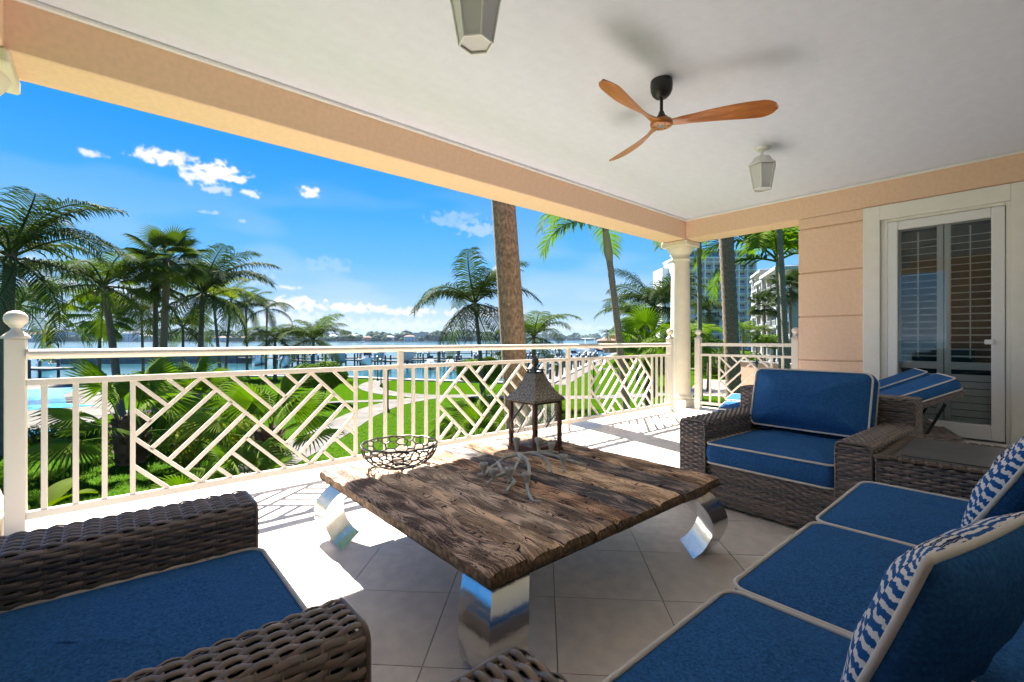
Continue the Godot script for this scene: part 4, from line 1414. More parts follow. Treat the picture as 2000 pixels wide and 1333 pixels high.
func lantern(at: Vector3) -> void:
	var t := thing("candle_lantern", "tall lantern with hammered metal pagoda roof and rusty wooden posts on the table", "lantern", at)
	var h := 0.115
	var b := MB.new()
	span(b, Vector3(-0.135, 0.0, -0.135), Vector3(0.135, 0.022, 0.135), 0.004)
	part(t, "base", b, M.rust)
	for sx in [-1.0, 1.0]:
		for sz in [-1.0, 1.0]:
			b = MB.new()
			span(b, Vector3(h * sx - 0.013, 0.022, h * sz - 0.013), Vector3(h * sx + 0.013, 0.345, h * sz + 0.013), 0.003)
			part(t, "post", b, M.rust)
	for k in 4:
		var bs := Basis(Vector3.UP, k * PI / 2)
		b = MB.new()
		b.box(bs * Vector3(0, 0.033, h), Vector3(0.203, 0.022, 0.016), bs, 0.002)
		b.box(bs * Vector3(0, 0.330, h), Vector3(0.203, 0.022, 0.016), bs, 0.002)
		part(t, "frame_bar", b, M.rust)
		b = MB.new()
		b.box(bs * Vector3(0, 0.185, h - 0.004), Vector3(0.2, 0.31, 0.003), bs)
		part(t, "pane", b, M.glass)
		b = MB.new()
		b.tube([bs * Vector3(-0.1, 0.03, h + 0.004), bs * Vector3(0, 0.185, h + 0.006), bs * Vector3(0.1, 0.34, h + 0.004)], [0.0016], 5)
		b.tube([bs * Vector3(0.1, 0.03, h + 0.003), bs * Vector3(0, 0.185, h + 0.003), bs * Vector3(-0.1, 0.34, h + 0.003)], [0.0016], 5)
		part(t, "cross_wire", b, M.dark_metal)
	# concave roof
	b = MB.new()
	var prof := [[0.140, 0.335], [0.140, 0.352], [0.116, 0.375], [0.093, 0.405], [0.074, 0.440], [0.058, 0.475], [0.047, 0.505], [0.042, 0.515]]
	for k in 4:
		var bs := Basis(Vector3.UP, k * PI / 2)
		var rows := []
		for i in prof.size():
			var row := PackedVector3Array()
			for j in 9:
				var f := j / 8.0 * 2.0 - 1.0
				row.append(bs * Vector3(f * prof[i][0], prof[i][1], prof[i][0]))
			rows.append(row)
		b.grid(rows)
	b.quad(Vector3(-0.139, 0.336, -0.139), Vector3(0.139, 0.336, -0.139), Vector3(0.139, 0.336, 0.139), Vector3(-0.139, 0.336, 0.139))
	part(t, "roof", b, M.hammered)
	b = MB.new()
	span(b, Vector3(-0.042, 0.512, -0.042), Vector3(0.042, 0.522, 0.042), 0.002)
	for sx in [-1.0, 1.0]:
		for sz in [-1.0, 1.0]: b.bar(Vector3(sx * 0.034, 0.52, sz * 0.034), Vector3(sx * 0.034, 0.536, sz * 0.034), 0.010, 0.010, Vector3.RIGHT)
	span(b, Vector3(-0.046, 0.534, -0.046), Vector3(0.046, 0.542, 0.046), 0.002)
	part(t, "vent_collar", b, M.dark_metal)
	b = MB.new()
	b.lathe([Vector2(0.030, 0.542), Vector2(0.012, 0.552), Vector2(0.012, 0.562), Vector2(0.022, 0.574), Vector2(0.025, 0.590), Vector2(0.020, 0.610), Vector2(0.009, 0.630), Vector2(0.0005, 0.638)], Vector3.ZERO, 18)
	part(t, "finial", b, M.bronze)
	for s in [-1.0, 1.0]:
		b = MB.new()
		var pts := []
		for k in 15:
			var a := PI * k / 14.0
			pts.append(Vector3(s * (h + 0.018 + 0.045 * sin(a)), 0.325 - 0.20 * k / 14.0, s * 0.02 + 0.05 * cos(a)))
		b.tube(pts, [0.0065], 8)
		part(t, "ring_handle", b, M.bronze)

func candelabra(y: float) -> void:
	var t := thing("branch_candle_holder", "pale metal candle holder shaped like twisting branches, in front of the lantern", "candle holder", Vector3(1.75, y, -1.99))
	var C := t.position
	# branches as runs of points in the plane of the table (x, z, height above it)
	var runs := [
		[[1.93, -2.17, 0.02], [1.90, -2.13, 0.035], [1.86, -2.08, 0.045], [1.80, -2.06, 0.05], [1.74, -2.07, 0.045], [1.68, -2.05, 0.035], [1.60, -2.02, 0.025], [1.53, -1.97, 0.02]],
		[[1.86, -2.08, 0.045], [1.80, -1.99, 0.05], [1.72, -1.93, 0.045], [1.64, -1.87, 0.03], [1.57, -1.82, 0.022], [1.52, -1.775, 0.02]],
		[[1.86, -2.08, 0.05], [1.82, -1.98, 0.055], [1.76, -1.88, 0.045], [1.68, -1.79, 0.03], [1.60, -1.71, 0.025], [1.545, -1.66, 0.028], [1.50, -1.60, 0.012], [1.455, -1.525, 0.008], [1.475, -1.49, 0.008]],
		[[1.86, -2.08, 0.045], [1.93, -2.05, 0.05], [1.98, -2.02, 0.05], [2.00, -1.95, 0.05], [2.02, -1.88, 0.035], [1.96, -1.80, 0.02], [1.90, -1.74, 0.008]],
		[[1.98, -2.02, 0.05], [2.06, -2.02, 0.045], [2.12, -2.00, 0.03], [2.16, -2.05, 0.012]],
		[[1.93, -2.05, 0.05], [1.95, -1.95, 0.04], [1.90, -1.85, 0.02], [1.84, -1.78, 0.006]],
		[[1.68, -2.05, 0.035], [1.63, -1.97, 0.035], [1.60, -1.91, 0.02], [1.585, -1.875, 0.006]],
		[[1.64, -1.87, 0.03], [1.56, -1.87, 0.03], [1.49, -1.85, 0.03], [1.43, -1.835, 0.008]],
		[[1.57, -1.82, 0.022], [1.55, -1.76, 0.018], [1.50, -1.735, 0.012], [1.445, -1.70, 0.006]],
		[[2.02, -1.88, 0.035], [2.04, -1.80, 0.03], [2.05, -1.74, 0.02]],
		[[1.98, -2.02, 0.05], [1.99, -2.03, 0.085], [2.02, -2.01, 0.105], [2.05, -1.98, 0.12]],
		[[1.53, -1.97, 0.02], [1.50, -2.00, 0.010]]]
	for rn in runs:
		var b := MB.new()
		var pts := []; var rad := []
		for k in rn.size() - 1:
			for s in 3:
				var f := s / 3.0
				var q0: Array = rn[maxi(k - 1, 0)]; var q1: Array = rn[k]; var q2: Array = rn[k + 1]; var q3: Array = rn[mini(k + 2, rn.size() - 1)]
				var V0 := Vector3(q0[0], q0[2], q0[1]); var V1 := Vector3(q1[0], q1[2], q1[1]); var V2 := Vector3(q2[0], q2[2], q2[1]); var V3 := Vector3(q3[0], q3[2], q3[1])
				pts.append(V1.cubic_interpolate(V2, V0, V3, f) - Vector3(C.x, 0, C.z))
		var l: Array = rn[-1]
		pts.append(Vector3(l[0] - C.x, l[2], l[1] - C.z))
		for k in pts.size(): rad.append(lerpf(0.0115, 0.0065, float(k) / pts.size()) * (1.0 + 0.16 * sin(k * 2.3)))
		b.tube(pts, rad, 8)
		part(t, "branch", b, M.branch)
	for c in [[1.93, -2.17, 0.02, 0.075], [1.985, -2.03, 0.045, 0.065], [2.01, -1.945, 0.05, 0.04], [1.96, -1.80, 0.02, 0.035], [1.52, -1.975, 0.015, 0.035], [1.485, -1.848, 0.02, 0.03], [1.55, -1.80, 0.02, 0.035], [1.555, -1.675, 0.025, 0.030]]:
		var b := MB.new()
		var h: float = c[3]
		b.lathe([Vector2(0.009, 0.0), Vector2(0.010, h * 0.4), Vector2(0.014, h * 0.8), Vector2(0.023, h + 0.012), Vector2(0.0245, h + 0.024), Vector2(0.0225, h + 0.027), Vector2(0.0135, h + 0.026), Vector2(0.012, h + 0.014), Vector2(0.0005, h + 0.012)], Vector3(c[0] - C.x, c[2], c[1] - C.z), 16)
		part(t, "candle_cup", b, M.branch)

# ---------------------------------------------------------------- fan and lamps
func ceiling_things() -> void:
	var t := thing("ceiling_fan", "three bladed propeller ceiling fan in honey wood on a black rod", "ceiling fan", Vector3(3.2, 3.129, -1.925))
	var b := MB.new()
	b.lathe([Vector2(0.0005, -0.135), Vector2(0.028, -0.135), Vector2(0.045, -0.128), Vector2(0.068, -0.105), Vector2(0.080, -0.075), Vector2(0.083, -0.03), Vector2(0.080, 0.0)], Vector3.ZERO, 32)
	part(t, "canopy", b, M.dark_metal)
	b = MB.new()
	b.tube([Vector3(0, -0.13, 0), Vector3(0, -0.27, 0)], [0.0125], 14)
	b.lathe([Vector2(0.055, -0.305), Vector2(0.050, -0.285), Vector2(0.030, -0.268), Vector2(0.018, -0.235), Vector2(0.013, -0.232)], Vector3.ZERO, 24)
	part(t, "down_rod", b, M.dark_metal)
	b = MB.new()
	b.lathe([Vector2(0.0005, -0.350), Vector2(0.070, -0.350), Vector2(0.082, -0.342), Vector2(0.084, -0.318), Vector2(0.076, -0.306), Vector2(0.0005, -0.304)], Vector3.ZERO, 30)
	part(t, "hub", b, M.fanwood)
	b = MB.new()
	b.lathe([Vector2(0.0005, -0.3535), Vector2(0.026, -0.3535), Vector2(0.031, -0.350)], Vector3.ZERO, 20)
	part(t, "hub_cap", b, mat(lin(0.22, 0.22, 0.22), 0.5))
	for k in 6:
		b = MB.new()
		b.lathe([Vector2(0.0005, -0.353), Vector2(0.005, -0.353), Vector2(0.006, -0.349)], Vector3(cos(k * 1.047) * 0.050, 0, sin(k * 1.047) * 0.050), 8)
		part(t, "screw", b, M.dark_metal)
	var bl := MB.new()
	var n := 30; var m := 8
	var top := []; var bot := []
	for i in n + 1:
		var s := float(i) / n
		var x := lerpf(0.03, 0.80, s)
		var w := 0.0
		if s < 0.25: w = lerpf(0.085, 0.075, s / 0.25)
		else: w = 0.078 + 0.086 * sin(clampf((s - 0.25) / 0.75, 0, 1) * PI * 0.62)
		if s > 0.84: w *= sqrt(maxf(1.0 - pow((s - 0.84) / 0.161, 2.0), 0.0))
		var tw := deg_to_rad(lerpf(34.0, 19.0, smoothstep(0.0, 0.6, s))) * smoothstep(0.0, 0.25, s)
		var cz := 0.03 * sin(s * PI) + 0.02 * s
		var cy := -0.328 + 0.012 * s
		var rt := PackedVector3Array(); var rb := PackedVector3Array()
		for j in m + 1:
			var f := float(j) / m - 0.5
			var th := (0.020 if s < 0.2 else lerpf(0.020, 0.007, (s - 0.2) / 0.8)) * (1.0 - pow(absf(f) * 2.0, 3.0)) * 0.5 + 0.0015
			var camber := 0.008 * (1.0 - 4.0 * f * f)
			rt.append(Vector3(x, cy + camber + th + sin(tw) * f * w, cz + cos(tw) * f * w))
			rb.append(Vector3(x, cy + camber - th + sin(tw) * f * w, cz + cos(tw) * f * w))
		top.append(rt); bot.append(rb)
	var tr := []; var br := []
	for i in n + 1: tr.append(top[n - i]); br.append(bot[i])
	bl.grid(tr); bl.grid(br)
	for i in n:
		for sd in [0, m]:
			if sd == m: bl.quad(bot[i + 1][sd], bot[i][sd], top[i][sd], top[i + 1][sd]) if false else bl.quad(bot[i][sd], bot[i + 1][sd], top[i + 1][sd], top[i][sd])
			else: bl.quad(bot[i + 1][sd], bot[i][sd], top[i][sd], top[i + 1][sd])
	for i in bl.v.size(): bl.t[i] = Vector2(bl.v[i].x * 1.3, bl.v[i].z * 1.3)
	var bm := bl.mesh()
	for a in [174.0, 56.0, -66.0]:
		var o := part(t, "blade", bm, M.fanwood)
		o.rotation.y = -deg_to_rad(a)
	for k in 2:
		var p := Vector3(5.11, 3.129, -1.915) if k == 0 else Vector3(1.46, 3.129, -1.965)
		var l := thing("ceiling_lantern", "small white six sided ceiling lantern hanging near the door" if k == 0 else "white six sided ceiling lantern cut off by the top of the photo", "ceiling lamp", p, 0.3 if k == 0 else 0.2, "white ceiling lanterns")
		b = MB.new()
		b.lathe([Vector2(0.0005, -0.030), Vector2(0.022, -0.030), Vector2(0.040, -0.020), Vector2(0.072, -0.014), Vector2(0.078, 0.0)], Vector3.ZERO, 28)
		b.lathe([Vector2(0.020, -0.085), Vector2(0.014, -0.075), Vector2(0.012, -0.05), Vector2(0.020, -0.028)], Vector3.ZERO, 18)
		part(l, "ceiling_rose", b, M.lampwhite)
		b = MB.new()
		b.lathe([Vector2(0.142, -0.190), Vector2(0.146, -0.182), Vector2(0.122, -0.165), Vector2(0.104, -0.140), Vector2(0.088, -0.110), Vector2(0.062, -0.090), Vector2(0.02, -0.082)], Vector3.ZERO, 6, false)
		part(l, "hood", b, M.lampwhite)
		for q in 6:
			var a0 := TAU * q / 6; var a1 := TAU * (q + 1) / 6
			var d0 := Vector3(cos(a0), 0, -sin(a0)); var d1 := Vector3(cos(a1), 0, -sin(a1))
			b = MB.new()
			b.quad(d0 * 0.086 + Vector3.UP * -0.425, d1 * 0.086 + Vector3.UP * -0.425, d1 * 0.128 + Vector3.UP * -0.192, d0 * 0.128 + Vector3.UP * -0.192)
			part(l, "frosted_pane", b, M.frosted)
			b = MB.new()
			b.tube([d0 * 0.089 + Vector3.UP * -0.43, d0 * 0.131 + Vector3.UP * -0.19], [0.0065], 6)
			b.tube([d0 * 0.089 + Vector3.UP * -0.428, d1 * 0.089 + Vector3.UP * -0.428], [0.0065], 6)
			part(l, "frame_bar", b, M.lampwhite)
		b = MB.new()
		b.lathe([Vector2(0.0005, -0.416), Vector2(0.084, -0.418)], Vector3.ZERO, 6, false)
		part(l, "bottom_pane", b, M.frosted)

# ---------------------------------------------------------------- ground, water, paths
func ribbon(pts: Array, w: float, y: float, thick := 0.02) -> MB:
	var b := MB.new()
	var c := Curve3D.new()
	for k in pts.size():
		var p := Vector3(pts[k][0], 0, pts[k][1])
		var a := Vector3(pts[maxi(k - 1, 0)][0], 0, pts[maxi(k - 1, 0)][1]); var d := Vector3(pts[mini(k + 1, pts.size() - 1)][0], 0, pts[mini(k + 1, pts.size() - 1)][1])
		var tn := (d - a) / 6.0
		c.add_point(p, -tn, tn)
	var n := int(c.get_baked_length() / 0.6) + 2
	var rows := []
	for k in n + 1:
		var s := c.get_baked_length() * k / n
		var p := c.sample_baked(s, true); var q := c.sample_baked(minf(s + 0.1, c.get_baked_length()), true); var p2 := c.sample_baked(maxf(s - 0.1, 0.0), true)
		var t := (q - p2).normalized(); var sd := t.cross(Vector3.UP).normalized() * w / 2
		rows.append(PackedVector3Array([p - sd + Vector3.UP * (y - 0.1), p - sd + Vector3.UP * y, p + sd + Vector3.UP * y, p + sd + Vector3.UP * (y - 0.1)]))
	for k in n:
		var A: PackedVector3Array = rows[k]; var B: PackedVector3Array = rows[k + 1]
		for j in 3: b.quad(A[j], A[j + 1], B[j + 1], B[j])
	return b

const MAIN_PATH := [[1.0, -12.0], [2.2, -14.2], [3.4, -15.7], [4.6, -17.1], [6.2, -18.9], [7.9, -21.0], [10.3, -23.9], [13.6, -26.6], [17.2, -27.6], [20.1, -25.3], [23.5, -21.6], [26.7, -19.5], [30.8, -18.0], [34.0, -16.5]]

func ground() -> void:
	var b := MB.new()
	b.lathe([Vector2(5500, WY), Vector2(400, WY), Vector2(60, WY), Vector2(0.01, WY)], Vector3(10, 0, -60), 64)
	for i in b.n.size(): b.n[i] = Vector3.UP
	struct("sea_water", b, M.water)
	var land := PackedVector2Array([Vector2(-90, -63), Vector2(6, -61), Vector2(8, -59.8), Vector2(18.5, -47.9), Vector2(21.7, -41.0), Vector2(28.6, -29.4), Vector2(30.0, -29.3), Vector2(57.7, -47.9), Vector2(79.2, -60.8), Vector2(140, -100), Vector2(420, -240), Vector2(420, 200), Vector2(-90, 200)])
	b = MB.new()
	b.prism(land, GY - 3.0, GY, Transform3D.IDENTITY, true, false)
	struct("lawn", b, M.lawn)
	# quay wall and pale coping along the water
	var edge := [[-90, -63], [6, -61], [8, -59.8], [18.5, -47.9], [21.7, -41.0], [28.6, -29.4], [30.0, -29.3], [57.7, -47.9], [79.2, -60.8], [140, -100]]
	var w := MB.new(); var c := MB.new()
	for k in edge.size() - 1:
		var a := Vector3(edge[k][0], 0, edge[k][1]); var d := Vector3(edge[k + 1][0], 0, edge[k + 1][1])
		var dir := (d - a).normalized()
		w.bar(a + Vector3(0, GY - 1.0, 0) - dir * 0.2, d + Vector3(0, GY - 1.0, 0) + dir * 0.2, 0.5, 2.02)
		c.bar(a + Vector3(0, GY + 0.06, 0) - dir * 0.3, d + Vector3(0, GY + 0.06, 0) + dir * 0.3, 1.0, 0.16, Vector3.UP, 0.02)
	struct("quay_wall", w, M.seawall)
	struct("quay_coping", c, M.coping)
	struct("garden_path", ribbon(MAIN_PATH, 1.75, GY + 0.020), M.path)
	struct("garden_path_loop", ribbon([[17.0, -27.7], [15.9, -30.3], [15.6, -33.1], [16.3, -36.7], [18.0, -39.8], [20.3, -42.3]], 1.7, GY + 0.028), M.path)
	struct("garden_path_to_pool", ribbon([[-1.0, -34.0], [4.0, -31.5], [9.2, -29.7], [11.2, -29.3], [14.5, -27.4]], 1.0, GY + 0.024), M.path)
	struct("garden_path_along_lawn", ribbon([[44.0, -41.0], [48.0, -39.5], [53.9, -37.2], [57.8, -33.8], [62, -28]], 1.6, GY + 0.020), M.path)
	struct("waterside_walk", ribbon([[29.4, -28.4], [33.0, -30.6], [57.4, -46.6], [79.0, -59.8], [110.0, -79.5]], 2.4, GY + 0.022), M.path)
	b = MB.new()
	b.prism(PackedVector2Array([Vector2(44.5, -22.5), Vector2(31.0, -16.8), Vector2(33.0, -13.4), Vector2(46.0, -17.0)]), GY - 0.1, GY + 0.024)
	struct("paved_plaza", b, M.plaza)
	b = MB.new()
	b.prism(PackedVector2Array([Vector2(-9.0, -25.2), Vector2(-1.2, -27.2), Vector2(0.4, -34.0), Vector2(-0.3, -43.0), Vector2(-1.0, -57.0), Vector2(-14.0, -57.0)]), GY - 0.1, GY + 0.05)
	struct("pool_deck", b, M.path)
	b = MB.new()
	b.prism(PackedVector2Array([Vector2(-0.6, -37.0), Vector2(-1.9, -39.0), Vector2(-2.4, -46.0), Vector2(-1.4, -52.0), Vector2(-7, -52.0), Vector2(-9, -40.0), Vector2(-4.0, -37.0)]), GY - 0.05, GY + 0.075)
	struct("pool_water", b, M.pool)
	b = MB.new()
	b.lathe([Vector2(0.9, 0.0), Vector2(0.9, 0.085), Vector2(0.01, 0.085)], Vector3(-2.6, GY, -27.9), 32)
	struct("plunge_pool_water", b, M.pool)
	# grass blades on the nearer lawn
	var bl := MB.new()
	var r := RandomNumberGenerator.new(); r.seed = 8
	for k in 7:
		var a := r.randf() * TAU
		var d := Vector3(cos(a), 0, sin(a)); var s := Vector3(-d.z, 0, d.x) * 0.006
		var p0 := d * r.randf() * 0.05
		var g := r.randf_range(0.7, 1.25)
		bl.col = Color(g, g, g)
		var tip := p0 + d * 0.03 + Vector3.UP * r.randf_range(0.04, 0.075)
		bl.tri(p0 - s, p0 + s, tip)
	for i in bl.n.size(): bl.n[i] = Vector3.UP
	var me := bl.mesh()
	me.surface_set_material(0, M.grass)
	var xf := []
	var n := 0
	while xf.size() < 45000 and n < 120000:
		n += 1
		var dep := lerpf(9.0, 34.0, pow(r.randf(), 1.3))
		var lat := r.randf_range(-1.1, 0.30) * dep
		var p := Vector3(0.657 * dep + 0.754 * lat, GY, -0.754 * dep + 0.657 * lat)
		if p.z > -6.0: continue
		var ok := true
		for q in MAIN_PATH.size() - 1:
			var pt := Geometry2D.get_closest_point_to_segment(Vector2(p.x, p.z), Vector2(MAIN_PATH[q][0], MAIN_PATH[q][1]), Vector2(MAIN_PATH[q + 1][0], MAIN_PATH[q + 1][1]))
			if pt.distance_to(Vector2(p.x, p.z)) < 1.02: ok = false; break
		if not ok or (p.x < 1.0 and p.z < -24.8) or p.z < -27.0 and p.x < 16.0: continue
		xf.append(Transform3D(Basis(Vector3.UP, r.randf() * TAU).scaled(Vector3.ONE * r.randf_range(0.7, 1.3)), p))
	var mm := MultiMesh.new()
	mm.transform_format = MultiMesh.TRANSFORM_3D
	mm.mesh = me
	mm.instance_count = xf.size()
	for k in xf.size(): mm.set_instance_transform(k, xf[k])
	var mi := MultiMeshInstance3D.new()
	mi.name = "grass"
	mi.multimesh = mm
	mi.set_meta("kind", "stuff")
	mi.set_meta("label", "short green grass of the lawn below the terrace")
	add_child(mi)

# ---------------------------------------------------------------- planting
func garden() -> void:
	var sea := "coconut palms along the shore"
	var near := "fan palms below the terrace"
	palm("coconut_palm", "largest coconut palm, cut by the photo's left edge, with long fronds sweeping right", sea, Vector3(-2.81, GY, -23.68), Vector3(-2.54, 4.29, -23.45), 3.0, 0.46, {"n": 24, "nuts": 5, "mat": M.leaf_dark, "az": 0.4})
	palm("coconut_palm", "tall coconut palm with leaning trunk and yellowing fronds second from the left", sea, Vector3(0.48, GY, -30.1), Vector3(-0.19, 4.02, -30.68), 3.2, 0.38, {"n": 20, "nuts": 4, "dead": true})
	palm("fan_palm", "tall fan palm with a shaggy brown neck left of the middle of the shore row", sea, Vector3(2.15, GY, -31.3), Vector3(2.42, 5.59, -31.06), 1.95, 0.40, {"kind": "fan", "n": 30, "trunk": M.trunk_brown, "skirt": true, "dead": true})
	palm("fan_palm", "slim fan palm standing against the tall shaggy fan palm", sea, Vector3(2.0, GY, -32.8), Vector3(2.0, 4.45, -32.8), 1.6, 0.30, {"kind": "fan", "n": 22, "trunk": M.trunk, "skirt": true, "dead": true})
	palm("coconut_palm", "dark coconut palm with a full crown right of the tall fan palm", sea, Vector3(4.42, GY, -35.94), Vector3(4.62, 4.4, -35.77), 3.7, 0.36, {"n": 24, "nuts": 4, "mat": M.leaf_dark})
	palm("fan_palm", "bright green short fan palm behind the leaning coconut palm", sea, Vector3(-0.67, GY, -60.29), Vector3(-0.6, 3.63, -60.22), 3.0, 0.34, {"kind": "fan", "n": 30, "mat": M.leaf_bright})
	palm("coconut_palm", "small dark coconut palm near the water between the leaning palm and the tall fan palm", sea, Vector3(2.38, GY, -64.26) + Vector3(0.3, 0, 4.5), Vector3(2.5, 4.08, -59.9), 2.8, 0.28, {"n": 18, "mat": M.leaf_dark})
	palm("coconut_palm", "low bushy coconut palm at the water behind the fan palm trunks", sea, Vector3(5.84, GY, -58.59), Vector3(5.84, 2.6, -58.59), 3.2, 0.3, {"n": 20})
	palm("coconut_palm", "coconut palm with drooping fronds just behind the railing's ball finial", sea, Vector3(-4.82, GY, -46.66), Vector3(-4.66, 3.73, -46.52), 3.6, 0.3, {"n": 18, "dead": true})
	palm("coconut_palm", "coconut palm with yellow green fronds and a bowed trunk beside the dark full palm", sea, Vector3(7.7, GY, -49.16), Vector3(7.14, 5.2, -49.5), 3.2, 0.3, {"n": 16, "mat": M.leaf_yellow})
	palm("coconut_palm", "thin coconut palm with an S-bent trunk in the shore row", sea, Vector3(9.29, GY, -56.6), Vector3(9.8, 5.6, -56.4), 2.7, 0.28, {"n": 15})
	palm("coconut_palm", "thin straight coconut palm right of the S-bent one", sea, Vector3(11.02, GY, -55.0), Vector3(10.9, 4.6, -55.1), 2.7, 0.25, {"n": 14})
	palm("coconut_palm", "slender coconut palm standing alone at the right end of the shore row", sea, Vector3(12.6, GY, -54.2), Vector3(12.7, 4.5, -54.1), 2.5, 0.24, {"n": 13, "mat": M.leaf_dark})
	palm("coconut_palm", "short bushy coconut palm beneath the slender lone one", sea, Vector3(12.49, GY, -50.14), Vector3(12.49, 1.5, -50.14), 2.9, 0.32, {"n": 20})
	palm("coconut_palm", "short coconut palm whose crown rises just above the handrail left of the middle", sea, Vector3(15.36, GY, -47.63), Vector3(15.36, 1.3, -47.63), 3.2, 0.32, {"n": 20})
	palm("coconut_palm", "coconut palm with nuts left of the big trunk, in front of the open sky", sea, Vector3(18.34, GY, -23.81), Vector3(17.89, 3.67, -24.2), 3.6, 0.30, {"n": 22, "nuts": 7, "mat": M.leaf_dark})
	palm("coconut_palm", "low coconut palm half hidden behind the big trunk", sea, Vector3(15.28, GY, -15.86), Vector3(15.23, 1.41, -15.91), 1.9, 0.26, {"n": 17})
	# the big trunk close to the terrace; its crown stands above the roof line
	palm("royal_palm", "thick leaning palm trunk close outside the railing, its crown above the roof line", "", Vector3(5.35, GY, -5.75), Vector3(4.45, 8.9, -6.0), 2.8, 0.46, {"n": 16, "trunk": M.trunk_brown, "amp": 0.006, "rings": 60, "taper": 0.72, "flare": 1.25})
	palm("slim_palm", "slim ringed palm with a green crown shaft between the big trunk and the column", "slim ringed palms by the terrace", Vector3(9.86, GY, -6.66), Vector3(9.25, 4.15, -7.15), 1.5, 0.21, {"kind": "arch", "n": 9, "trunk": M.trunk_pale, "shaft": 1.1, "amp": 0.05, "rings": 44, "mat": M.leaf_bright, "az": 2.4})
	palm("slim_palm", "slim palm trunk just right of the round column", "slim ringed palms by the terrace", Vector3(17.42, GY, -8.78), Vector3(17.37, 5.3, -8.82), 1.6, 0.2, {"kind": "arch", "n": 9, "trunk": M.trunk_pale, "shaft": 1.0, "amp": 0.05, "rings": 40, "mat": M.leaf_bright})
	palm("fan_palm", "thick rough brown palm trunk seen over the side railing", "", Vector3(13.82, GY, -5.86), Vector3(13.4, 7.6, -6.2), 2.2, 0.44, {"kind": "fan", "n": 22, "trunk": M.trunk_brown, "amp": 0.05, "rings": 50, "taper": 0.85})
	palm("slim_palm", "slim ringed palm trunk next to the peach wall", "slim ringed palms by the terrace", Vector3(15.56, GY, -5.01), Vector3(15.2, 6.4, -5.32), 1.8, 0.21, {"kind": "arch", "n": 8, "trunk": M.trunk_pale, "shaft": 1.2, "amp": 0.05, "rings": 46, "mat": M.leaf_bright})
	palm("slim_palm", "palm with bright arching yellow green fronds behind the ringed trunk by the wall", "slim ringed palms by the terrace", Vector3(18.13, GY, -6.09), Vector3(17.99, 4.1, -6.21), 2.7, 0.2, {"kind": "arch", "n": 10, "trunk": M.trunk_pale, "shaft": 0.9, "mat": M.leaf_bright, "az": 1.0})
	var side := "palms in front of the white buildings"
	palm("fan_palm", "small round headed fan palm in front of the white balconies", side, Vector3(48.09, GY, -17.78), Vector3(48.05, 4.58, -17.81), 1.7, 0.25, {"kind": "fan", "n": 24, "mat": M.leaf_dark})
	palm("fan_palm", "fan palm at the wall's edge high in front of the white building", side, Vector3(42.22, GY, -13.6), Vector3(42.22, 5.43, -13.6), 1.8, 0.25, {"kind": "fan", "n": 24, "mat": M.leaf_dark, "skirt": true})
	palm("coconut_palm", "dark palm between the column and the rough brown trunk", side, Vector3(34.22, GY, -16.6), Vector3(34.22, 3.4, -16.6), 1.8, 0.3, {"n": 20, "mat": M.leaf_dark})
	palm("fan_palm", "low fan palm with big upright bright leaves left of the column", side, Vector3(19.37, GY, -12.3), Vector3(19.2, 0.95, -12.44), 2.0, 0.34, {"kind": "fan", "n": 20, "mat": M.leaf_bright, "trunk": M.trunk_brown, "amp": 0.05})
	palm("coconut_palm", "dense dark palm behind the low fan palm left of the column", side, Vector3(28.41, GY, -17.68), Vector3(28.41, 3.6, -17.68), 3.2, 0.3, {"n": 26, "mat": M.leaf_dark})
	palm("coconut_palm", "palm with a feathery crown left of the dense dark palm", side, Vector3(34.45, GY, -23.03), Vector3(34.28, 3.2, -23.18), 2.8, 0.3, {"n": 20})
	palm("coconut_palm", "small distant palm right of the orange villa", side, Vector3(64.3, GY, -50.08) + Vector3(2, 0, 6), Vector3(66.2, 3.0, -44.1), 2.2, 0.3, {"n": 16})
	palm("coconut_palm", "small distant palm left of the orange villa", side, Vector3(97.88, GY, -66.0), Vector3(104.0, 3.7, -70.0), 2.4, 0.3, {"n": 14, "mat": M.leaf_dark})
	palm("slim_palm", "bushy palm with yellow green arching fronds right behind the column", side, Vector3(18.81, GY, -10.14), Vector3(18.81, 0.6, -10.14), 1.8, 0.3, {"kind": "arch", "n": 18, "mat": M.leaf_bright})
	palm("coconut_palm", "small palm on the terraced bank left of the terracotta steps", side, Vector3(41.34, GY, -17.02), Vector3(41.34, 2.08, -17.02), 1.5, 0.25, {"n": 16, "mat": M.leaf_bright})
	palm("coconut_palm", "small palm above the terracotta steps", side, Vector3(44.32, GY, -17.08), Vector3(44.32, 2.0, -17.08), 1.3, 0.2, {"n": 14})
	palm("coconut_palm", "distant palm in front of the orange villa", side, Vector3(92.85, GY, -70.0), Vector3(97.0, 2.9, -74.0), 2.0, 0.3, {"n": 14, "mat": M.leaf_dark})
	palm("coconut_palm", "leafy palm at the back of the right-hand lawn", side, Vector3(49.67, GY, -33.0), Vector3(49.67, 2.9, -33.0), 2.6, 0.3, {"n": 20})
	# bed in front of the terrace
	var fo := {"kind": "fan", "mat": M.leaf_bright, "trunk": M.fibre, "amp": 0.0, "flare": 1.0, "taper": 1.0, "low_tilt": -14.0}
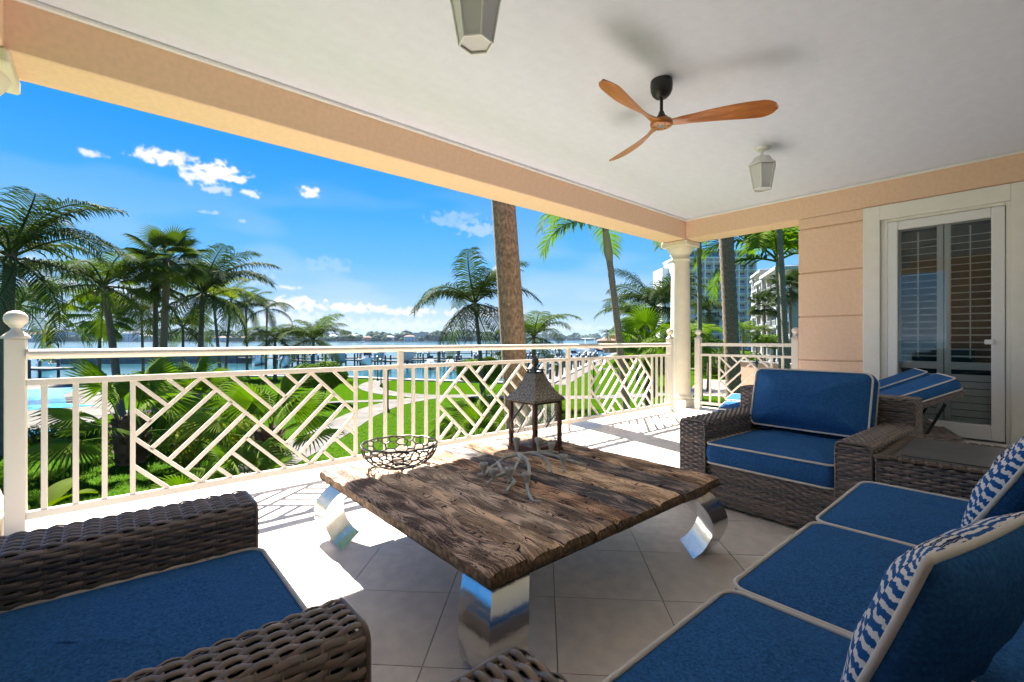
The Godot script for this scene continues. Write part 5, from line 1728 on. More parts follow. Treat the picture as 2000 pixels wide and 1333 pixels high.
	for q in [[Vector3(0.55, GY, -19.3), Vector3(0.45, -1.35, -19.3), 2.2, 0.8, 13, "big fan palm with a stubby fibrous trunk behind the left end of the railing"], [Vector3(3.7, GY, -15.4), Vector3(3.6, -1.6, -15.5), 2.1, 0.65, 14, "fan palm with a stubby fibrous trunk behind the middle of the first fretwork panel"], [Vector3(9.4, GY, -12.6), Vector3(9.4, -2.2, -12.6), 1.8, 0.3, 18, "low fan palm seen through the second fretwork panel behind the lantern"], [Vector3(1.35, GY, -12.0), Vector3(1.35, -2.5, -12.0), 1.2, 0.2, 11, "fan palm close under the railing with leaves against its bottom rail"], [Vector3(2.5, GY, -12.6), Vector3(2.5, -2.4, -12.6), 1.4, 0.2, 14, "fan palm close under the railing right of the one against the bottom rail"], [Vector3(2.4, GY, -21.8), Vector3(2.4, -1.1, -21.8), 1.9, 0.4, 20, "fan palm behind the two stubby trunked ones"]]:
		var o := fo.duplicate()
		o.n = q[4]
		var t := palm("fan_palm", q[5], near, q[0], q[1], q[2], q[3], o)
		if q[3] > 0.5:
			var b := MB.new()
			var r := RandomNumberGenerator.new(); r.seed = 33
			for k in 90:
				var an := k * 2.4
				var d := Vector3(cos(an), 0, sin(an)); var s: Vector3 = Vector3(-sin(an), 0, cos(an)) * q[3] * 0.11
				var y := r.randf_range(0.05, q[1].y - q[0].y)
				var p0: Vector3 = d * q[3] * 0.45 + Vector3.UP * y
				var p1: Vector3 = p0 + d * q[3] * r.randf_range(0.15, 0.35) + Vector3.UP * r.randf_range(0.12, 0.32)
				b.quad(p0 - s, p0 + s, p1 + s * 0.5, p1 - s * 0.5)
				b.tri(p0 - s - Vector3.UP * 0.05, p0 + s - Vector3.UP * 0.05, p1)
			part(t, "old_leaf_bases", b, M.fibre, "stuff")
	# shrubs
	var rs := RandomNumberGenerator.new(); rs.seed = 60
	for q in [[Vector3(2.0, -2.0, -17.2), Vector3(1.0, 0.85, 0.9), 2200, "yellow green leafy shrub between the two stubby fan palms"], [Vector3(3.4, -2.2, -18.8), Vector3(1.1, 0.7, 0.9), 1800, "bright leafy shrub behind the fan palms below the first fretwork panel"]]:
		var t := thing("leafy_shrub", q[3], "shrub", Vector3(q[0].x, GY, q[0].z), 0.0, "leafy shrubs in the bed")
		var b := MB.new()
		leaf_cluster(b, q[0] - t.position, q[1], q[2], 0.11, rs, 0.3)
		part(t, "foliage", b, M.leaf_yellow, "stuff")
		b = MB.new()
		for k in 7: b.tube([Vector3(rs.randf_range(-0.2, 0.2), 0, rs.randf_range(-0.2, 0.2)), Vector3(rs.randf_range(-0.7, 0.7), 0.9, rs.randf_range(-0.7, 0.7))], [0.02], 5)
		part(t, "stems", b, M.trunk, "stuff")
	for q in [[Vector3(9.9, GY, -29.2), Vector3(1.6, 0.85, 1.6), 1.75, "clipped flat topped round shrub on bare stems, left of the railing's middle post"], [Vector3(19.5, GY, -25.4), Vector3(1.85, 0.9, 1.85), 1.85, "clipped round shrub on bare stems before the marina, beside the big trunk"]]:
		var t := thing("topiary_shrub", q[3], "shrub", q[0], 0.0, "clipped topiary shrubs on the lawn")
		var b := MB.new()
		leaf_cluster(b, Vector3(0, q[2], 0), q[1], 9000, 0.15, rs, 0.86)
		part(t, "foliage", b, M.topiary, "stuff")
		b = MB.new()
		for k in 5: b.tube([Vector3(rs.randf_range(-0.12, 0.12), 0, rs.randf_range(-0.12, 0.12)), Vector3(rs.randf_range(-0.3, 0.3), 0.7, rs.randf_range(-0.3, 0.3)), Vector3(rs.randf_range(-0.9, 0.9), q[2], rs.randf_range(-0.9, 0.9))], [0.07, 0.05, 0.03], 6)
		part(t, "stems", b, M.trunk, "stuff")
	var hd := thing("low_hedge", "low dark clipped hedge along the pool deck, behind the left end of the railing", "hedge", Vector3(-4.0, GY, -25.0))
	var hb := MB.new()
	for k in 12: leaf_cluster(hb, Vector3(-5.0 + k * 0.75, 0.3, 0.9 - k * 0.16), Vector3(0.55, 0.36, 0.45), 420, 0.13, rs, 0.7)
	part(hd, "foliage", hb, M.leaf_dark, "stuff")
	var bn := thing("banana_plant", "banana plant with a broad yellow green leaf at the foot of the end post", "plant", Vector3(-1.1, GY, -14.0))
	for k in 3:
		var rows := []
		for i in 13:
			var s := i / 12.0
			var row := PackedVector3Array()
			var w := 0.24 * sin(PI * pow(s, 0.7) * 0.96 + 0.08)
			for j in 5:
				var f := j / 2.0 - 1.0
				row.append(Vector3(f * w, 0.35 + s * 0.9 - s * s * 0.55 + absf(f) * 0.05, s * 1.1 + 0.1))
			rows.append(row)
		var b := MB.new()
		b.grid(rows)
		for i in b.c.size(): b.c[i] = Color(0.55, 0.65, 0.5)
		var o := part(bn, "leaf", b, M.leaf_yellow)
		o.rotation.y = [0.9, 2.6, 4.6][k]
	# shrubbery at the back of the right-hand lawn
	var names := ["rounded green shrub at the back of the right-hand lawn near the column", "green shrub left of the round one at the back of the lawn", "dark green tree clump behind the marina's right end", "grey green trees beside the orange villa", "green shrub over the side railing below the white balconies", "feathery bright green tree above the peach garden wall"]
	var k2 := 0
	for q in [[Vector3(57.9, -1.5, -29.1), Vector3(3.5, 1.6, 3), M.leaf], [Vector3(63.5, -1.3, -37.5), Vector3(4, 1.9, 3), M.leaf], [Vector3(72.0, -0.3, -43.0), Vector3(6, 3.0, 4), M.leaf_dark], [Vector3(108.0, -0.8, -68.0), Vector3(10, 3.0, 6), M.leaf_dark], [Vector3(50.0, -1.2, -22.0), Vector3(4.0, 2.0, 3), M.leaf], [Vector3(42.0, 0.9, -14.8), Vector3(1.8, 0.9, 1.4), M.leaf_bright]]:
		var t := thing("shrub", names[k2], "shrub" if k2 != 5 else "tree", Vector3(q[0].x, GY, q[0].z), 0.0, "shrubs round the right-hand lawn")
		var b := MB.new()
		for j in 5: leaf_cluster(b, Vector3(rs.randf_range(-0.6, 0.6) * q[1].x, q[0].y - GY + rs.randf_range(-0.3, 0.3) * q[1].y, rs.randf_range(-0.6, 0.6) * q[1].z), q[1] * 0.62, 900, 0.34 if k2 != 5 else 0.2, rs, 0.6)
		part(t, "foliage", b, q[2], "stuff")
		b = MB.new()
		b.tube([Vector3.ZERO, Vector3(0.1, q[0].y - GY, 0)], [0.14, 0.06], 7)
		part(t, "trunk", b, M.trunk)
		k2 += 1
	# lamp posts
	var lp := [["black lamp post on the round lawn beside the curving path", 17.2, -36.4], ["black lamp post at the water's edge behind the curving path", 19.5, -42.0], ["black lamp post on the lawn seen beside the first middle post", 11.5, -23.5], ["black lamp post on the right-hand lawn behind the third fretwork panel", 24.9, -20.1], ["black lamp post near the waterside walk", 38.6, -30.0], ["black lamp post in front of the peach garden wall", 34.8, -13.4]]
	for q in lp:
		var t := thing("lamp_post", q[0], "lamp post", Vector3(q[1], GY, q[2]), 0.0, "black garden lamp posts")
		var b := MB.new()
		b.lathe([Vector2(0.11, 0), Vector2(0.11, 0.12), Vector2(0.06, 0.2), Vector2(0.045, 0.3), Vector2(0.04, 2.0), Vector2(0.06, 2.05)], Vector3.ZERO, 10)
		part(t, "pole", b, M.black)
		b = MB.new()
		b.lathe([Vector2(0.06, 2.05), Vector2(0.12, 2.30), Vector2(0.115, 2.31)], Vector3.ZERO, 6, false)
		part(t, "glass_lamp", b, M.lamp_glass)
		b = MB.new()
		b.lathe([Vector2(0.20, 2.30), Vector2(0.14, 2.36), Vector2(0.05, 2.42), Vector2(0.02, 2.50), Vector2(0.001, 2.53)], Vector3.ZERO, 6, false)
		part(t, "cap", b, M.black)

# ---------------------------------------------------------------- marina
func hull(b: MB, L: float, B: float, H: float) -> void:
	var rows := []
	for i in 13:
		var s := i / 12.0
		var w := B / 2 * (1.0 - pow(s, 3.2)) * (0.92 + 0.08 * sin(s * PI))
		var sheer := H * (1.0 + 0.28 * s * s)
		var x := L * (s - 0.5) + (0.0 if s < 0.9 else 0.05 * L * (s - 0.9) * 10)
		rows.append(PackedVector3Array([Vector3(x, sheer, -w * 0.86), Vector3(x, sheer, -w), Vector3(x, 0.35 * H, -w * 0.86), Vector3(x - 0.04 * L * s, -0.25, -0.02), Vector3(x, 0.35 * H, w * 0.86), Vector3(x, sheer, w), Vector3(x, sheer, w * 0.86)]))
	b.grid(rows)
	for i in 12: b.quad(rows[i][0] - Vector3(0, 0.05, 0), rows[i + 1][0] - Vector3(0, 0.05, 0), rows[i + 1][6] - Vector3(0, 0.05, 0), rows[i][6] - Vector3(0, 0.05, 0))
	b.quad(rows[0][1], rows[0][5], rows[0][4], rows[0][2])

func boat(kind: int, label: String, at: Vector3, turn: float) -> void:
	var L: float = [7.0, 8.5, 6.6, 6.5, 9.5, 16.0][kind]
	var B := L * 0.30
	var H: float = [0.9, 1.2, 1.3, 0.8, 1.3, 1.9][kind]
	var lift := 1.1 if kind == 2 else 0.0
	var t := thing("motor_boat", label, "boat", at + Vector3(0, lift, 0), turn, "boats moored in the marina")
	var b := MB.new()
	hull(b, L, B, H)
	part(t, "hull", b, M.hull if kind != 2 else M.cover)
	b = MB.new()
	if kind == 2:
		var rows := []
		for i in 9:
			var s := i / 8.0
			var row := PackedVector3Array()
			for j in 7:
				var a := PI * j / 6.0
				row.append(Vector3(L * (s - 0.48), H + 0.1 + sin(a) * (1.1 * sin(PI * (s * 0.8 + 0.15))), cos(a) * B * 0.52 * (1.0 - pow(s, 4.0))))
			rows.append(row)
		b.grid(rows)
		part(t, "canvas_cover", b, M.cover)
	elif kind == 5:
		span(b, Vector3(-L * 0.3, H, -B * 0.36), Vector3(L * 0.22, H + 1.7, B * 0.36), 0.25)
		span(b, Vector3(-L * 0.2, H + 1.7, -B * 0.30), Vector3(L * 0.06, H + 1.85, B * 0.30), 0.05)
		span(b, Vector3(-L * 0.16, H + 3.2, -B * 0.3), Vector3(L * 0.02, H + 3.35, B * 0.3), 0.05)
		for q in [-1.0, 1.0]: b.bar(Vector3(-L * 0.12, H + 1.8, q * B * 0.26), Vector3(-L * 0.12, H + 3.25, q * B * 0.26), 0.12, 0.12, Vector3.RIGHT)
		part(t, "cabin", b, M.hull)
		b = MB.new()
		span(b, Vector3(-L * 0.26, H + 0.75, -B * 0.365), Vector3(L * 0.226, H + 1.35, B * 0.365))
		part(t, "window_band", b, M.pane_dark)
	else:
		span(b, Vector3(-L * 0.10, H, -B * 0.28), Vector3(L * 0.14, H + 0.75, B * 0.28), 0.15)
		part(t, "console", b, M.hull)
		b = MB.new()
		b.quad(Vector3(L * 0.14, H + 0.6, -B * 0.3), Vector3(L * 0.14, H + 0.6, B * 0.3), Vector3(L * 0.04, H + 1.3, B * 0.26), Vector3(L * 0.04, H + 1.3, -B * 0.26))
		part(t, "windscreen", b, M.pane_dark)
		b = MB.new()
		if kind in [1, 4, 0]:
			span(b, Vector3(-L * 0.22, H + 2.0, -B * 0.34), Vector3(L * 0.12, H + 2.1, B * 0.34), 0.03)
			for q in [[-0.18, -1], [-0.18, 1], [0.06, -1], [0.06, 1]]: b.bar(Vector3(q[0] * L, H, q[1] * B * 0.3), Vector3(q[0] * L, H + 2.02, q[1] * B * 0.3), 0.06, 0.06, Vector3.RIGHT)
			part(t, "hard_top", b, M.hull if kind != 1 else M.cover)
		if kind == 4:
			b = MB.new()
			span(b, Vector3(-L * 0.5, H * 0.5, -B * 0.40), Vector3(-L * 0.36, H + 0.06, B * 0.40), 0.05)
			part(t, "stern_seat", b, M.red)
	for q in ([-0.5, 0.5] if kind in [3, 1, 4, 0] else []):
		var e := MB.new()
		e.box(Vector3(-L * 0.5 - 0.25, H * 0.95, q), Vector3(0.6, 0.65, 0.42), Basis.IDENTITY, 0.12)
		e.box(Vector3(-L * 0.5 - 0.25, H * 0.3, q), Vector3(0.28, 1.3, 0.14), Basis.IDENTITY, 0.04)
		part(t, "outboard_motor", e, M.black)

func dock(label: String, a: Vector3, c: Vector3, w: float, step: float, y: float) -> void:
	var t := thing("timber_dock", label, "dock", Vector3(a.x, WY, a.z), 0.0, "timber docks")
	var A := Vector3(0, y - WY, 0); var C := Vector3(c.x - a.x, y - WY, c.z - a.z)
	var b := MB.new()
	b.bar(A, C, w, 0.28, Vector3.UP, 0.03)
	part(t, "deck", b, M.dock)
	var dir := (C - A).normalized(); var sd := dir.cross(Vector3.UP) * (w / 2 + 0.15)
	var n := int(A.distance_to(C) / step)
	var pm := MB.new()
	pm.lathe([Vector2(0.17, -2.0), Vector2(0.16, 2.3), Vector2(0.13, 2.34), Vector2(0.02, 2.36)], Vector3.ZERO, 8)
	var cm := MB.new()
	cm.lathe([Vector2(0.20, 2.33), Vector2(0.18, 2.40), Vector2(0.01, 2.55)], Vector3.ZERO, 8)
	var me := pm.mesh(); var mc := cm.mesh()
	for k in n + 1:
		for s in [-1.0, 1.0]:
			var o := part(t, "piling", me, M.pile)
			o.position = dir * (step * k) + sd * s + Vector3(0, 0.25 * ((k * 7) % 3) - 0.2, 0)
			var o2 := part(o, "cap", mc, M.hull)
			o2.position = Vector3.ZERO

func marina() -> void:
	dock("long timber dock across the marina behind the moored boats", Vector3(21.1, 0, -111.6), Vector3(72.0, 0, -67.0), 2.2, 4.2, -2.8)
	dock("second timber dock farther out in the marina", Vector3(60.7, 0, -116.9), Vector3(92.0, 0, -90.0), 2.0, 4.0, -2.7)
	dock("timber dock along the waterside walk at the corner of the basin", Vector3(31.5, 0, -31.9), Vector3(76.0, 0, -61.3), 1.6, 3.4, -2.9)
	dock("short timber dock at the photo's left edge with stout pilings", Vector3(-14.0, 0, -95.0), Vector3(-4.4, 0, -83.5), 3.0, 3.0, -2.7)
	for q in [[34.4, -89.4, 40.2, -72.0, "third finger pier from the left, between the grey covered boats"], [44.2, -80.9, 49.5, -64.0, "finger pier beside the small boats with black outboards"], [53.9, -72.4, 58.5, -57.5, "finger pier behind the right topiary shrub"], [62.0, -75.0, 66.5, -58.5, "finger pier nearest the white speedboat"], [24.7, -97.9, 30.0, -80.0, "finger pier farthest left, behind the short palms"]]:
		dock(q[4], Vector3(q[0], 0, q[1]), Vector3(q[2], 0, q[3]), 1.0, 4.0, -2.85)
	var b := MB.new()
	b.bar(Vector3(-9.0, -3.6, -134.0), Vector3(23.0, -3.6, -112.0), 2.0, 2.6)
	struct("breakwater_wall", b, M.seawall)
	b = MB.new()
	b.bar(Vector3(-9.0, -2.24, -134.0), Vector3(23.0, -2.24, -112.0), 2.3, 0.12)
	struct("breakwater_coping", b, M.coping)
	var bl := [[-7.9, -106.4, 0, -1.68, "white boat at the left dock"], [22.5, -102.4, 1, -1.94, "white boat moored left of the flat topped shrub"], [24.7, -92.2, 1, -1.89, "white boat behind the short palm"], [30.6, -95.3, 1, -1.74, "white boat with grey top behind the left topiary"], [30.7, -81.7, 2, -1.65, "grey covered boat on a lift, leftmost of the covered ones"], [36.9, -84.1, 1, -1.84, "white boat between two covered boats"], [36.0, -77.0, 2, -2.00, "grey covered boat on a lift in the middle of the covered ones"], [40.0, -74.6, 2, -2.24, "grey covered boat on a lift beside the railing's middle post"], [42.0, -69.6, 3, 1.15, "small boat with black outboards right of the middle post"], [44.0, -66.5, 3, 1.15, "small boat with black outboards second from the middle post"], [45.8, -61.3, 0, -2.17, "white open boat with hard top left of the right topiary"], [50.2, -66.3, 3, 1.15, "small boat with black outboards behind the right topiary"], [56.0, -68.0, 1, -2.00, "white boat behind the right topiary"], [58.4, -63.5, 0, -1.78, "white open boat behind the big trunk"], [50.5, -48.8, 4, 3.50, "long white speedboat with a red seat right of the big trunk"], [66.0, -62.2, 0, -2.00, "white open boat behind the speedboat"], [75.5, -66.9, 1, -1.82, "white boat at the far end of the finger piers"], [94.0, -78.0, 5, 3.50, "large white motor yacht in front of the orange villa"], [90.7, -72.3, 1, -1.65, "white boat beside the large yacht"], [97.9, -76.9, 0, -2.20, "small white boat at the foot of the wooded bank"]]
	for q in bl: boat(q[2], q[4], Vector3(q[0], WY + 0.1, q[1]), q[3])

# ---------------------------------------------------------------- the far shore
func tree_lump(b: MB, c: Vector3, rx: float, ry: float, r: RandomNumberGenerator) -> void:
	var rows := []
	var s0 := r.randf() * 9.0
	for i in 6:
		var row := PackedVector3Array()
		var v := PI * i / 5.0
		for j in 9:
			var a := TAU * (j % 8) / 8.0
			var q := 1.0 + 0.22 * sin(a * 3.0 + v * 5.0 + s0) + 0.15 * sin(a * 5.0 - s0 * 2.0 + v * 3.0)
			row.append(c + Vector3(cos(a) * sin(v) * rx * q, -cos(v) * ry * q, -sin(a) * sin(v) * rx * q))
		rows.append(row)
	var g := r.randf_range(0.6, 1.35)
	b.col = Color(g * r.randf_range(0.9, 1.15), g, g * r.randf_range(0.8, 1.1))
	b.grid(rows, true)

func far_shore() -> void:
	var line := [[-270.6, -1429.9], [-132.0, -1216.3], [-7.7, -1121.1], [84.3, -1054.2], [159.7, -842.6], [261.6, -925.9], [350.3, -835.6], [471.5, -782.9], [720.0, -900.0], [985.8, -1130.6], [1400, -1100]]
	var pl := PackedVector2Array()
	for q in line: pl.append(Vector2(q[0], q[1]))
	pl.append(Vector2(2600, -2600)); pl.append(Vector2(-900, -2900))
	var b := MB.new()
	b.prism(pl, WY - 2.0, WY + 1.4)
	struct("far_shore_land", b, M.shore)
	b = MB.new()
	for k in line.size() - 1:
		b.bar(Vector3(line[k][0], WY + 0.6, line[k][1] + 2.0), Vector3(line[k + 1][0], WY + 0.6, line[k + 1][1] + 2.0), 5.0, 1.3)
	struct("far_shore_beach", b, M.sand)
	var r := RandomNumberGenerator.new(); r.seed = 91
	b = MB.new()
	for k in line.size() - 1:
		var a := Vector3(line[k][0], 0, line[k][1]); var d := Vector3(line[k + 1][0], 0, line[k + 1][1])
		var n := int(a.distance_to(d) / 2.6)
		var out := (a + d).normalized()
		for j in n:
			var back := pow(r.randf(), 1.5)
			var p := a.lerp(d, r.randf()) + out * (3.0 + back * 110.0)
			var h := r.randf_range(2.6, 5.6) + back * 4.0
			if k < 3: h *= 1.15
			if k > 6: h *= 1.3
			tree_lump(b, p + Vector3(0, WY + 1.0 + h * 0.8 + back * (9.0 if k < 3 else 5.0), 0), h * r.randf_range(0.8, 1.5), h, r)
	var fw := part(self, "far_woods", b, M.wood_far, "stuff")
	tag(fw, "grey green woods along the far shore across the water", "", "", "stuff")
	var nm := ["red roofed house on the wooded far shore at the left", "pink house in the trees of the far shore near the end post", "long pale green hotel on the far shore behind the short fan palm", "white villa with grey roof on the far shore behind the small dark palm", "low house left of the tall fan palm trunks on the far shore", "long low white roofed clubhouse on the far point", "small house by the far beach", "house with a grey roof above the far woods", "orange roofed house at the far waterside", "white house in the middle of the far shore", "white house with a pointed roof on the far shore", "blocky grey flats above the far shore", "house left of the blocky far flats", "low white house on the farthest shore", "white waterside house on the farthest shore", "distant house behind the big palm's fronds", "grey house on the horizon right of the big trunk"]
	var fb := [[-103.0, -1190.9, 22, 15], [-83.2, -1187.0, 26, 17], [-43.2, -1165.3, 60, 19], [36.1, -1096.2, 34, 18], [51.2, -1056.5, 16, 12], [151.3, -876.4, 50, 8], [122.6, -954.5, 14, 8], [359.1, -881.0, 22, 13], [369.4, -845.4, 20, 9], [411.6, -835.2, 18, 10], [436.6, -800.1, 20, 11], [489.8, -833.3, 44, 20], [329.1, -907.1, 18, 12], [768.5, -1100.4, 34, 13], [809.3, -1080.8, 26, 12], [923.3, -1185.1, 36, 13], [908.5, -1120.7, 30, 12]]
	for k in fb.size():
		var q: Array = fb[k]
		var t := thing("far_house", nm[k], "house", Vector3(q[0], WY + 1.2, q[1]), deg_to_rad(-15 - k * 2.5), "houses on the far shore")
		var w: float = q[2]; var h: float = q[3]
		var mb := MB.new()
		span(mb, Vector3(-w / 2, 0, -5), Vector3(w / 2, h * 0.8, 5))
		part(t, "wall", mb, [M.house_white, M.peach_wall, M.house_white, M.house_white, M.house_white, M.house_white][k % 6] if k != 8 else M.house_orange)
		mb = MB.new()
		if k in [2, 11]:
			span(mb, Vector3(-w / 2 - 0.5, h * 0.8, -5.5), Vector3(w / 2 + 0.5, h * 0.86, 5.5))
		else:
			var e := h * 0.8
			var A := [Vector3(-w / 2 - 0.8, e, -5.8), Vector3(w / 2 + 0.8, e, -5.8), Vector3(w / 2 + 0.8, e, 5.8), Vector3(-w / 2 - 0.8, e, 5.8)]
			var p0 := Vector3(-w / 2 + 4.5, e + h * 0.28, 0); var p1 := Vector3(w / 2 - 4.5, e + h * 0.28, 0)
			mb.quad(A[3], A[2], p1, p0); mb.quad(A[1], A[0], p0, p1); mb.tri(A[2], A[1], p1); mb.tri(A[0], A[3], p0)
		part(t, "roof", mb, [M.roof_red, M.roof_red, M.roof_grey, M.roof_grey, M.house_white][k % 5] if k != 8 else M.roof_red)
		var win := MB.new()
		win.box(Vector3.ZERO, Vector3(1.6, 2.0, 0.1))
		var wm := win.mesh()
		var nw := int(w / 6)
		for j in nw:
			for fl in maxi(1, int(h / 6)):
				var o := part(t, "window", wm, M.pane_dark)
				o.position = Vector3(-w / 2 + (j + 0.5) * w / nw, 2.4 + fl * 4.0, 5.03)
	# two sailing yachts at anchor on the far water
	for q in [[262.0, -905.0, "sailing yacht with a tall mast at anchor far across the water"], [300.0, -700.0, "small sailing yacht at anchor before the far woods"]]:
		var t := thing("sailing_yacht", q[2], "boat", Vector3(q[0], WY, q[1]), 0.6, "sailing yachts on the far water")
		var hb := MB.new(); hull(hb, 14, 4, 1.4)
		part(t, "hull", hb, M.hull)
		hb = MB.new(); hb.tube([Vector3(1, 1, 0), Vector3(1, 20 if q[1] < -800 else 12, 0)], [0.22], 5)
		part(t, "mast", hb, M.roof_grey)

# ---------------------------------------------------------------- buildings at the right
func buildings() -> void:
	var turn := deg_to_rad(-41.084)
	# tall white block of flats
	var t := thing("apartment_tower", "tall white apartment block with rows of balconies and blue top floor windows", "building", Vector3(178.6, GY, -83.1), turn)
	var FH := 3.1; var BW := 3.3; var nf := 12; var nb := 9
	var W := nb * BW
	var Ht := nf * FH
	var x0 := -W / 2
	var b := MB.new()
	span(b, Vector3(x0 - 1.5, 0, -14), Vector3(x0 + W + 1.0, Ht - 1.8, -1.6))
	part(t, "wall", b, M.tower_white)
	b = MB.new()
	span(b, Vector3(x0 - 2.0, Ht - 1.8, -14), Vector3(x0 + W + 1.2, Ht - 1.2, 0.4))
	span(b, Vector3(x0 + 1.0, Ht - 1.2, -12), Vector3(x0 + W, Ht + 1.2, -1.8))
	span(b, Vector3(x0 + 0.5, Ht + 1.2, -12.5), Vector3(x0 + W + 0.4, Ht + 1.6, -0.6))
	part(t, "roof", b, M.tower_white)
	b = MB.new()
	span(b, Vector3(x0 - 4.2, 0, -20), Vector3(x0 - 1.55, Ht - 4.2, -8))
	part(t, "side_wing", b, M.tower_white)
	var pw := MB.new(); pw.box(Vector3.ZERO, Vector3(0.5, 2.0, 0.12)); var pwm := pw.mesh()
	var bw := MB.new(); bw.box(Vector3.ZERO, Vector3(2.9, 1.9, 0.12)); var bwm := bw.mesh()
	var rl := MB.new()
	rl.bar(Vector3(-BW / 2 + 0.15, 0.95, 0), Vector3(BW / 2 - 0.15, 0.95, 0), 0.06, 0.07)
	for k in 12: rl.bar(Vector3(-BW / 2 + 0.3 + k * 0.245, 0.0, 0), Vector3(-BW / 2 + 0.3 + k * 0.245, 0.95, 0), 0.05, 0.05, Vector3.RIGHT)
	var rlm := rl.mesh()
	var pr := MB.new(); pr.box(Vector3(0, Ht / 2 - 0.9, 0), Vector3(0.45, Ht - 1.8, 1.9)); var prm := pr.mesh()
	for j in nb + 1:
		var o := part(t, "pier", prm, M.tower_white)
		o.position = Vector3(x0 + j * BW, 0, -0.72)
	for i in nf:
		b = MB.new()
		span(b, Vector3(x0 - 0.2, i * FH - 0.25, -1.7), Vector3(x0 + W + 0.2, i * FH + 0.08, 0.3))
		part(t, "balcony_slab", b, M.tower_white)
		for j in nb:
			var cx := x0 + (j + 0.5) * BW
			if i == nf - 1:
				var o := part(t, "window", bwm, M.pane_blue)
				o.position = Vector3(cx, Ht, -1.74)
				continue
			for q in [-0.95, -0.32, 0.32, 0.95]:
				if i < 5 and j < 2: continue
				var o := part(t, "window", pwm, M.pane_dark)
				o.position = Vector3(cx + q, i * FH + 1.2, -1.58)
			var o3 := part(t, "balcony_rail", rlm, M.tower_white)
			o3.position = Vector3(cx, i * FH + 0.08, 0.15)
	# nearer white building with stepped bays
	t = thing("stepped_apartments", "white apartment building with stepped bays and deep balconies near the peach wall", "building", Vector3(136.5, GY, -53.5), PI - atan2(26.6, 45.6) if false else atan2(-26.6, -45.6))
	var bays := [[0.0, 8.0, 0.0, 6], [8.2, 18.0, 1.6, 6], [18.2, 30.0, 3.0, 6], [30.2, 42.0, 4.0, 5], [42.2, 56.0, 5.0, 5]]
	for bi in bays.size():
		var q: Array = bays[bi]
		var h: float = q[3] * FH
		b = MB.new()
		span(b, Vector3(q[0], 0, -14), Vector3(q[1], h + 1.0, q[2] - 2.0))
		part(t, "wall", b, M.white_wall if bi % 2 else M.balcony_wall)
		b = MB.new()
		span(b, Vector3(q[0] - 0.3, h + 0.2, -14.2), Vector3(q[1] + 0.3, h + 0.9, q[2] + 0.5), 0.1)
		part(t, "cornice", b, M.white_wall)
		for i in int(q[3]):
			b = MB.new()
			span(b, Vector3(q[0] - 0.1, i * FH - 0.3, q[2] - 2.1), Vector3(q[1] + 0.1, i * FH + 0.15, q[2] + 0.3), 0.03)
			part(t, "balcony_slab", b, M.white_wall)
			var n := int((q[1] - q[0]) / 3.6)
			for j in n:
				var cx: float = q[0] + (j + 0.5) * (q[1] - q[0]) / n
				for s in [-0.65, 0.65]:
					b = MB.new()
					var o := part(t, "window", pwm, M.pane_dark if i % 2 else M.pane_blue)
					o.position = Vector3(cx + s, i * FH + 1.3, q[2] - 1.98)
					o.scale = Vector3(1.6, 1.0, 1.0)
				if bi % 2 == 0:
					var o3 := part(t, "balcony_rail", rlm, M.white_wall)
					o3.position = Vector3(cx, i * FH + 0.15, q[2] + 0.15)
				else:
					b = MB.new()
					span(b, Vector3(cx - 1.6, i * FH + 0.15, q[2] + 0.05), Vector3(cx + 1.6, i * FH + 1.0, q[2] + 0.2), 0.02)
					part(t, "parapet", b, M.white_wall)
		for x in [q[0] + 0.2, q[1] - 0.2]:
			b = MB.new()
			span(b, Vector3(x - 0.25, 0, q[2] - 0.4), Vector3(x + 0.25, h + 0.2, q[2] + 0.1), 0.03)
			part(t, "pier", b, M.white_wall)
	# orange villa beyond the marina
	t = thing("orange_villa", "orange villa with tiled roof behind the marina's far end", "building", Vector3(116.7, GY, -80.3), turn)
	b = MB.new()
	span(b, Vector3(-5, 0, -5), Vector3(5, 5.2, 5))
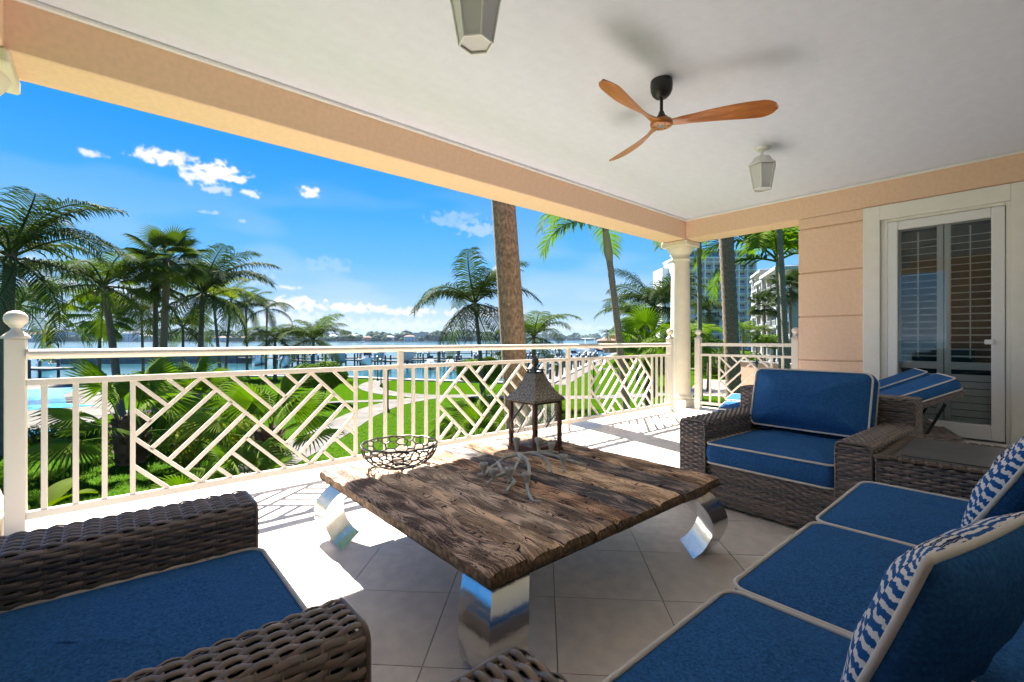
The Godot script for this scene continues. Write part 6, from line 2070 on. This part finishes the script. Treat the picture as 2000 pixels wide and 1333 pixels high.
	span(b, Vector3(-9, 0, -5), Vector3(-4.9, 3.6, 3))
	part(t, "wall", b, M.house_orange)
	b = MB.new()
	for q in [[-5.6, 5.6, 5.6, 5.2, 1.6], [-9.5, -4.6, 3.6, 3.6, 1.2]]:
		var A := [Vector3(q[0], q[3], -5.6), Vector3(q[1], q[3], -5.6), Vector3(q[1], q[3], q[2]), Vector3(q[0], q[3], q[2])]
		var pk := Vector3((q[0] + q[1]) / 2, q[3] + q[4], 0)
		for k in 4: b.tri(A[(k + 1) % 4], A[k], pk)
	part(t, "roof", b, M.roof_red)
	for x in [-3.4, -1.1, 1.1, 3.4]:
		for y in [1.5, 4.0]:
			var o := part(t, "window", pwm, M.pane_dark)
			o.position = Vector3(x, y, 5.04)
	# peach garden wall with terracotta steps
	t = thing("garden_wall", "peach garden wall with pale coping and terracotta steps above it, seen over the side railing", "wall", Vector3(41.2, GY, -17.3), atan2(-0.92, -0.39))
	b = MB.new()
	span(b, Vector3(0, 0, -0.3), Vector3(14.0, 2.0, 0.0))
	part(t, "wall", b, M.peach_wall)
	b = MB.new()
	span(b, Vector3(-0.15, 2.0, -0.4), Vector3(14.0, 2.15, 0.1), 0.03)
	part(t, "coping", b, M.coping)
	b = MB.new()
	span(b, Vector3(0.1, 0, -20.0), Vector3(14.0, 2.05, -0.41))
	part(t, "terrace_bank", b, M.plaza)
	for k in 9:
		b = MB.new()
		span(b, Vector3(3.0, 2.05 + k * 0.17, -3.0 - k * 0.34), Vector3(6.2, 2.22 + k * 0.17, -2.66 - k * 0.34), 0.01)
		part(t, "step", b, M.terracotta)
	b = MB.new()
	span(b, Vector3(2.3, 2.05, -6.2), Vector3(2.95, 4.4, -2.4), 0.03)
	span(b, Vector3(6.25, 2.05, -6.2), Vector3(12.0, 3.7, -2.6), 0.03)
	part(t, "stair_cheek", b, M.house_white)
	b = MB.new()
	span(b, Vector3(2.96, 2.05, -8.0), Vector3(6.24, 3.6, -6.05), 0.02)
	part(t, "landing", b, M.peach_wall)
